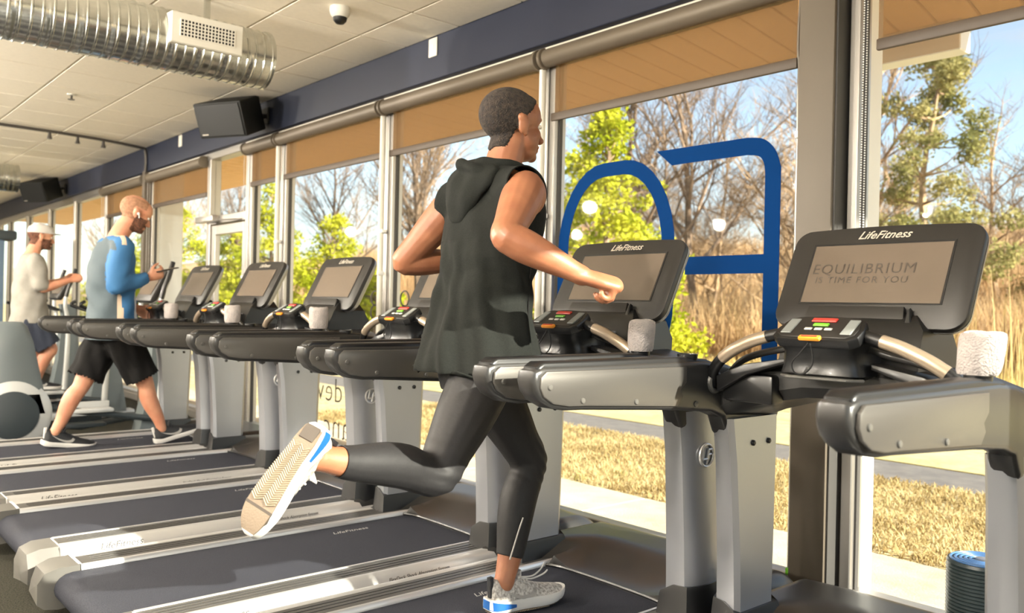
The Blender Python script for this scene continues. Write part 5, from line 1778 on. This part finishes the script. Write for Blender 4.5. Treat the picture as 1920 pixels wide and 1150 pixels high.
def shorts(person, HPR, KR, HPL, KL, QX, yc, m, knee=0.92, g=0.032, z0=0.98):
    b = BM()
    ring_torso(b, [(0.90, yc, QX, 0.165, 0.135), (0.98, yc, QX, 0.172, 0.138), (1.06, yc, QX, 0.160, 0.125)])
    for Hp, K in ((HPR, KR), (HPL, KL)):
        a = lambda t: Vector(Hp).lerp(Vector(K), t)
        limb(b, [a(0), a(0.35), a(0.7), a(knee + 0.12)], [0.098 + g * .5, 0.092 + g * .8, 0.082 + g, 0.078 + g * 1.1])
    s_ = fuse(b, 0.011, 6)
    folds(s_, lambda p: 0.005 * math.sin(p.x * 60 + p.y * 20) + 0.004 * math.sin(p.y * 70 + p.z * 12))
    for Hp, K in ((HPR, KR), (HPL, KL)):
        d = (Vector(K) - Vector(Hp)).normalized()
        P0 = Vector(Hp).lerp(Vector(K), knee)
        kill = [v for v in s_.verts if (v.co - P0).dot(d) > 0 and (v.co - P0).length < 0.25 and abs(v.co.x - P0.x) < 0.125]
        bmesh.ops.delete(s_, geom=kill, context='VERTS')
    thicken(s_, 0.004)
    return obj('shorts', s_, m, person, 180)
shorts(wk, HPR, KR, HPL, KL, QX, 1.765, 'short_black')
shoe_at(wk, AR, fr_, ur_, 'black', 'black trainer stepping forward heel first', 1.1)
shoe_at(wk, AL, fl_, ul_, 'black', 'black trainer trailing behind', 1.1)
OFF[0] = Vector((0, 0, 0))
ph = thing('phone', 'dark mobile phone held up by the walking man', 'phone', (-6.085, 2.065, 1.405))
g = BM(); box(g, -0.036, 0.036, -0.075, 0.075, -0.0045, 0.0045, 0.004, 2); bmesh.ops.transform(g, matrix=Matrix.Rotation(math.radians(14), 4, 'X'), verts=g.verts); obj('case', g, 'phone_dark', ph)
g = BM(); box(g, -0.032, 0.032, -0.069, 0.069, 0.0042, 0.0052); bmesh.ops.transform(g, matrix=Matrix.Rotation(math.radians(14), 4, 'X'), verts=g.verts); obj('phone_screen', g, 'tm_screen', ph)

# ------------------------------------------------------------------ the man in the cap on the cross trainer
CX = -9.0
OFF[0] = Vector((CX, 1.9, 0.0))
cp = thing('person', 'man in white cap and grey tee stepping on the far cross trainer', 'person', (CX, 1.9, 0.0))
HC, HR = V3(CX, 1.885, 1.765), frame((0.05, 1, -0.05))
SR, ER, WR = V3(CX + 0.19, 1.81, 1.52), V3(CX + 0.22, 1.86, 1.27), V3(CX + 0.20, 2.10, 1.36)
SL, EL, WL = V3(CX - 0.19, 1.81, 1.52), V3(CX - 0.22, 1.90, 1.28), V3(CX - 0.20, 2.14, 1.37)
HPR, KR, AR = V3(CX + 0.09, 1.80, 0.95), V3(CX + 0.10, 1.97, 0.70), V3(CX + 0.10, 1.83, 0.42)
HPL, KL, AL = V3(CX - 0.09, 1.80, 0.95), V3(CX - 0.10, 1.95, 0.58), V3(CX - 0.10, 1.85, 0.28)
b = BM()
add_head(b, HC, HR, 1.04)
limb(b, [(CX, 1.80, 1.56), (CX, 1.83, 1.64), (CX, 1.865, 1.73)], [0.07, 0.062, 0.06])
ring_torso(b, [(0.92, 1.80, CX, 0.14, 0.11), (1.05, 1.80, CX, 0.155, 0.118), (1.25, 1.80, CX, 0.155, 0.115), (1.45, 1.805, CX, 0.170, 0.115), (1.58, 1.81, CX, 0.11, 0.075)])
for S, E, Wp in ((SR, ER, WR), (SL, EL, WL)):
    arm_shape(b, S, E, Wp, 1.0)
    limb(b, [V3(CX, 1.81, 1.51).lerp(S, 0.45), S], [0.062, 0.058])
add_hand(b, WR, (0, 0.9, 0.3), (0.9, -0.2, 0.3), -1, 0.8, 0.18, 0.1, 0.7)
add_hand(b, WL, (0, 0.9, 0.3), (-0.9, -0.2, 0.3), 1, 0.8, 0.18, 0.1, 0.7)
leg_shape(b, HPR, KR, AR); leg_shape(b, HPL, KL, AL)
for A in (AR, AL):
    foot(b, A, V3(0, 1, -0.05).normalized(), V3(0, 0.05, 1).normalized())
body = fuse(b, 0.008, 4)
shell_from(body, hair_pred(HC, HR, 1.04), 0.003, 'hair', 'beard_brown', cp)
shell_from(body, beard_pred(HC, HR, 1.04), 0.004, 'beard', 'beard_brown', cp)
obj('body', body, 'skin_fair', cp, 180)
eyes(cp, HC, HR, 1.04)
b = BM()
ring_torso(b, [(0.93, 1.80, CX, 0.20, 0.16), (1.1, 1.80, CX, 0.19, 0.15), (1.3, 1.80, CX, 0.185, 0.14), (1.45, 1.805, CX, 0.195, 0.135), (1.545, 1.81, CX, 0.165, 0.10), (1.60, 1.815, CX, 0.10, 0.08)], pw=2.2)
for S, E, Wp in ((SR, ER, WR), (SL, EL, WL)):
    limb(b, [V3(CX, 1.81, 1.53).lerp(S, 0.4), S, S.lerp(E, 0.5), S.lerp(E, 0.85)], [0.075, 0.075, 0.075, 0.070])
sh = fuse(b, 0.012, 5)
folds(sh, lambda p: 0.004 * math.sin(p.z * 40 + p.x * 20) + 0.003 * math.sin(p.y * 50 - p.z * 20))
cut(sh, (CX, 1.8, 0.95), (0, 0, -1)); cut(sh, (CX, 1.82, 1.595), (0, 0.3, 1))
thicken(sh, 0.004)
obj('tee_shirt', sh, 'tee_grey', cp, 180)
shorts(cp, HPR, KR, HPL, KL, CX, 1.80, 'short_navy', 0.88)
b = BM(); rings = []
for (z, k) in [(0.030, 1.0), (0.055, 1.0), (0.085, 0.9), (0.108, 0.65), (0.122, 0.2)]:
    rings.append([HC + HR @ V3(0.090 * k * math.cos(2 * PI * j / 24), -0.002 + 0.116 * k * math.sin(2 * PI * j / 24), z) for j in range(24)])
loft(b, rings); capo = obj('cap', b, 'cap_grey', cp, 60)
b = BM()
A = []
for j in range(13):
    a = PI * j / 12
    A.append((0.082 * math.cos(a), 0.085 + 0.085 * math.sin(a)))
prism(b, A + [(-0.082, 0.05), (0.082, 0.05)], 'z', 0.032, 0.038, 0.001, 1)
bmesh.ops.transform(b, matrix=Matrix.Translation(HC) @ HR.to_4x4(), verts=b.verts); obj('cap_peak', b, 'cap_grey', capo)
for A in (AR, AL):
    shoe_at(cp, A, V3(0, 1, -0.05).normalized(), V3(0, 0.05, 1).normalized(), 'black', None)
OFF[0] = Vector((0, 0, 0))
# ================================================================== cross trainers and far equipment
mat('ct_grey', rgb(96, 104, 106), 0.45, bump=0.05, bscale=300)
mat('ct_light', rgb(196, 198, 196), 0.4, 0.2)
mat('ct_dark', rgb(48, 56, 60), 0.5)
mat('ball_blue', rgb(30, 100, 180), 0.45)
mat('ball_white', rgb(210, 220, 228), 0.5)
mat('frame_blue', rgb(40, 96, 160), 0.45)
def cross_trainer(x, label, lift=0.0, flip=1):
    r = thing('cross_trainer', label, 'cross trainer', (x, 1.9, 0.0), 'cross trainers left of the treadmills')
    OFF[0] = Vector((0, 1.9, 0))
    g = BM(); box(g, -0.07, 0.07, 1.15, 2.75, 0.02, 0.09, 0.015, 2); base = obj('base_beam', g, 'ct_light', r)
    for yy in (1.22, 2.70):
        g = BM(); box(g, -0.32, 0.32, yy - 0.05, yy + 0.05, 0.0, 0.06, 0.015, 2); obj('cross_foot', g, 'ct_dark', r)
    # tall rear shroud over the round drive housing
    g = BM(); rings = []
    for (z, y0, y1, hx) in [(0.30, 1.10, 1.62, 0.17), (0.45, 1.12, 1.58, 0.17), (0.65, 1.14, 1.54, 0.16), (0.85, 1.17, 1.50, 0.15), (0.97, 1.20, 1.46, 0.13), (1.0, 1.23, 1.43, 0.10)]:
        rings.append([(-hx + 0.03, y0, z), (hx - 0.03, y0, z), (hx, y0 + 0.04, z), (hx, y1 - 0.04, z), (hx - 0.03, y1, z), (-hx + 0.03, y1, z), (-hx, y1 - 0.04, z), (-hx, y0 + 0.04, z)])
    loft(g, rings); obj('rear_shroud', g, 'ct_grey', r, 50)
    g = BM(); lathe(g, [(0.0, -0.17), (0.25, -0.17), (0.275, -0.15), (0.275, 0.15), (0.25, 0.17), (0.0, 0.17)], c=(0, 1.36, 0.30), axis='x', n=40); wh = obj('drive_housing', g, 'ct_light', r, 40)
    for s in (-1, 1):
        g = BM(); lathe(g, [(0.0, s * 0.172), (0.175, s * 0.172), (0.18, s * 0.180), (0.17, s * 0.184), (0.0, s * 0.184)], c=(0, 1.36, 0.30), axis='x', n=36); obj('housing_disc', g, 'ct_dark', wh)
    # foot rails, pedals, links
    for s in (-1, 1):
        dz = 0.07 * s * flip
        zp = 0.24 + dz
        g = BM(); tube(g, [(s * 0.10, 1.36, 0.30 + dz * 1.2), (s * 0.10, 1.9, zp - 0.03), (s * 0.16, 2.42, 0.20)], 0.026, 10); obj('foot_rail', g, 'ct_dark', r)
        g = BM(); box(g, s * 0.10 - 0.075, s * 0.10 + 0.075, 1.70, 2.08, zp - 0.03, zp + 0.004, 0.012, 2); box(g, s * 0.10 - 0.075, s * 0.10 - 0.06, 1.72, 2.08, zp, zp + 0.05, 0.004, 1); obj('pedal', g, 'ct_light' if s > 0 else 'ct_dark', r)
        g = BM(); tube(g, [(s * 0.20, 2.42, 0.18), (s * 0.22, 2.44, 0.75), (s * 0.235, 2.42, 1.00), (s * 0.245, 2.40, 1.10), (s * 0.25, 2.41, 1.22), (s * 0.25, 2.46, 1.36), (s * 0.23, 2.50, 1.50)], [0.028, 0.024, 0.022, 0.02, 0.017, 0.017, 0.017], 12, 4); ha = obj('swing_arm', g, 'ct_light', r, 60)
        g = BM(); tube(g, [(s * 0.25, 2.405, 1.20), (s * 0.25, 2.43, 1.30), (s * 0.25, 2.46, 1.38), (s * 0.23, 2.50, 1.51)], 0.021, 12, 4); obj('grip', g, 'tm_black', ha, 60)
    g = BM(); rings = []
    for (z, y0, y1, hx) in [(0.08, 2.30, 2.66, 0.10), (0.5, 2.38, 2.60, 0.08), (1.0, 2.42, 2.56, 0.06), (1.12, 2.40, 2.55, 0.06)]:
        rings.append([(-hx, y0, z), (hx, y0, z), (hx, y1, z), (-hx, y1, z)])
    loft(g, rings); obj('front_mast', g, 'ct_grey', r, 40)
    M = Matrix.Translation((0, 2.42, 1.30)) @ Matrix.Rotation(math.radians(-28), 4, 'X')
    g = BM(); box(g, -0.20, 0.20, -0.03, 0.03, -0.15, 0.15, 0.02, 2); bmesh.ops.transform(g, matrix=M, verts=g.verts); c = obj('console', g, 'tm_bezel', r)
    g = BM(); box(g, -0.16, 0.16, -0.034, -0.029, -0.09, 0.11); bmesh.ops.transform(g, matrix=M, verts=g.verts); obj('console_screen', g, 'tm_screen', c)
    g = BM(); tube(g, [(-0.16, 2.24, 1.16), (-0.17, 2.20, 1.12), (-0.10, 2.36, 1.06), (0.10, 2.36, 1.06), (0.17, 2.20, 1.12), (0.16, 2.24, 1.16)], 0.016, 10, 3); obj('fixed_handle', g, 'tm_black', r, 60)
    OFF[0] = Vector((0, 0, 0))
    return r
cross_trainer(-7.45, 'empty cross trainer with round drive cover left of the walker')
cross_trainer(-9.0, 'cross trainer the man in the cap stands on', 0, 1)
cross_trainer(-10.5, 'empty cross trainer behind the man in the cap', 0, -1)
# cable machine and ball rack by the far wall
r = thing('cable_machine', 'grey cable machine tower with white lever at the far left', 'gym machine', (-13.3, 2.2, 0.0))
g = BM(); box(g, -0.10, 0.10, -0.35, 0.35, 0.0, 0.08, 0.01, 1); box(g, -0.35, 0.35, -0.30, -0.22, 0.0, 0.08, 0.01, 1); box(g, -0.35, 0.35, 0.22, 0.30, 0.0, 0.08, 0.01, 1); obj('foot_frame', g, 'ct_dark', r)
g = BM(); box(g, -0.16, 0.16, -0.10, 0.12, 0.08, 1.95, 0.02, 2); obj('weight_tower', g, mat('machine_blue_grey', rgb(96, 116, 138), 0.5), r)
g = BM(); box(g, -0.20, 0.20, -0.16, 0.26, 1.95, 2.08, 0.03, 2); obj('tower_head', g, 'ct_dark', r)
g = BM(); tube(g, [(0.22, -0.45, 0.45), (0.22, -0.10, 2.05)], 0.032, 12); obj('lever', g, 'ct_light', r)
g = BM(); tube(g, [(0.22, -0.45, 0.42), (0.22, -0.32, 0.98)], 0.045, 12); obj('lever_sleeve', g, 'ct_grey', r)
r = thing('ball_rack', 'tall black rack holding balls at the far left', 'rack', (-14.6, 1.75, 0.0))
for dx in (-0.5, 0.5):
    g = BM(); box(g, dx - 0.025, dx + 0.025, -0.2, 0.2, 0.0, 1.9, 0.006, 1); obj('rack_side', g, 'ct_dark', r)
for z in (0.15, 0.6, 1.05, 1.5):
    g = BM(); tube(g, [(-0.5, -0.12, z), (0.5, -0.12, z)], 0.014, 8); tube(g, [(-0.5, 0.12, z), (0.5, 0.12, z)], 0.014, 8); obj('rack_rail', g, 'ct_light', r)
for i, z in enumerate((0.15, 0.6, 1.05, 1.5)):
    for j, dx in enumerate((-0.32, 0.0, 0.32)):
        blue = (i + j) % 3 != 1
        lv = ['bottom', 'second', 'third', 'top'][i]; pos = ['left', 'middle', 'right'][j]
        t = thing('medicine_ball', '%s ball at the %s of the %s rack rail' % ('blue' if blue else 'white', pos, lv), 'ball', (-14.6 + dx, 1.75, z + 0.012), 'balls on the far rack')
        g = BM(); ellipsoid(g, (0, 0, 0.11), (0.15, 0.15, 0.15), None, 20, 12); obj('ball', g, 'ball_blue' if blue else 'ball_white', t)
        g = BM(); torus(g, (0, 0, 0.11), 0.150, 0.004, 'z', 24, 6); obj('seam', g, 'ct_dark', t)
r = thing('exercise_bike', 'blue framed upright bike between the cap man and the walker', 'exercise bike', (-11.6, 1.9, 0.0))
g = BM(); tube(g, [(0, -0.5, 0.06), (0, -0.1, 0.30), (0, 0.45, 0.10)], 0.05, 10); tube(g, [(0, -0.1, 0.28), (0, -0.30, 0.80)], 0.04, 10); tube(g, [(0, 0.32, 0.2), (0, 0.45, 1.05)], 0.045, 10); obj('frame', g, 'frame_blue', r)
g = BM(); box(g, -0.28, 0.28, -0.56, -0.46, 0.0, 0.06, 0.02, 2); obj('rear_foot', g, 'ct_dark', r)
g = BM(); box(g, -0.28, 0.28, 0.44, 0.54, 0.0, 0.06, 0.02, 2); obj('front_foot', g, 'ct_dark', r)
g = BM(); lathe(g, [(0.0, -0.05), (0.22, -0.05), (0.24, 0.0), (0.22, 0.05), (0.0, 0.05)], c=(0, 0.30, 0.36), axis='x', n=30); obj('flywheel', g, 'ct_grey', r)
g = BM(); loft(g, [[(-0.02, -0.10, 0.80), (0.02, -0.10, 0.80), (0.02, -0.10, 0.84), (-0.02, -0.10, 0.84)], [(-0.11, -0.36, 0.80), (0.11, -0.36, 0.80), (0.11, -0.36, 0.86), (-0.11, -0.36, 0.86)], [(-0.10, -0.44, 0.82), (0.10, -0.44, 0.82), (0.10, -0.44, 0.87), (-0.10, -0.44, 0.87)]]); obj('saddle', g, 'tm_black', r)
g = BM(); tube(g, [(-0.22, 0.22, 1.12), (-0.2, 0.40, 1.06), (0.2, 0.40, 1.06), (0.22, 0.22, 1.12)], 0.018, 10, 3); obj('handlebar', g, 'tm_black', r)
g = BM(); tube(g, [(-0.16, 0.0, 0.2), (-0.06, 0.02, 0.30), (0.06, 0.02, 0.30), (0.16, 0.04, 0.40)], 0.014, 8); box(g, 0.12, 0.22, -0.02, 0.10, 0.385, 0.41, 0.006, 1); box(g, -0.22, -0.12, -0.06, 0.06, 0.185, 0.21, 0.006, 1); obj('pedals', g, 'ct_dark', r)
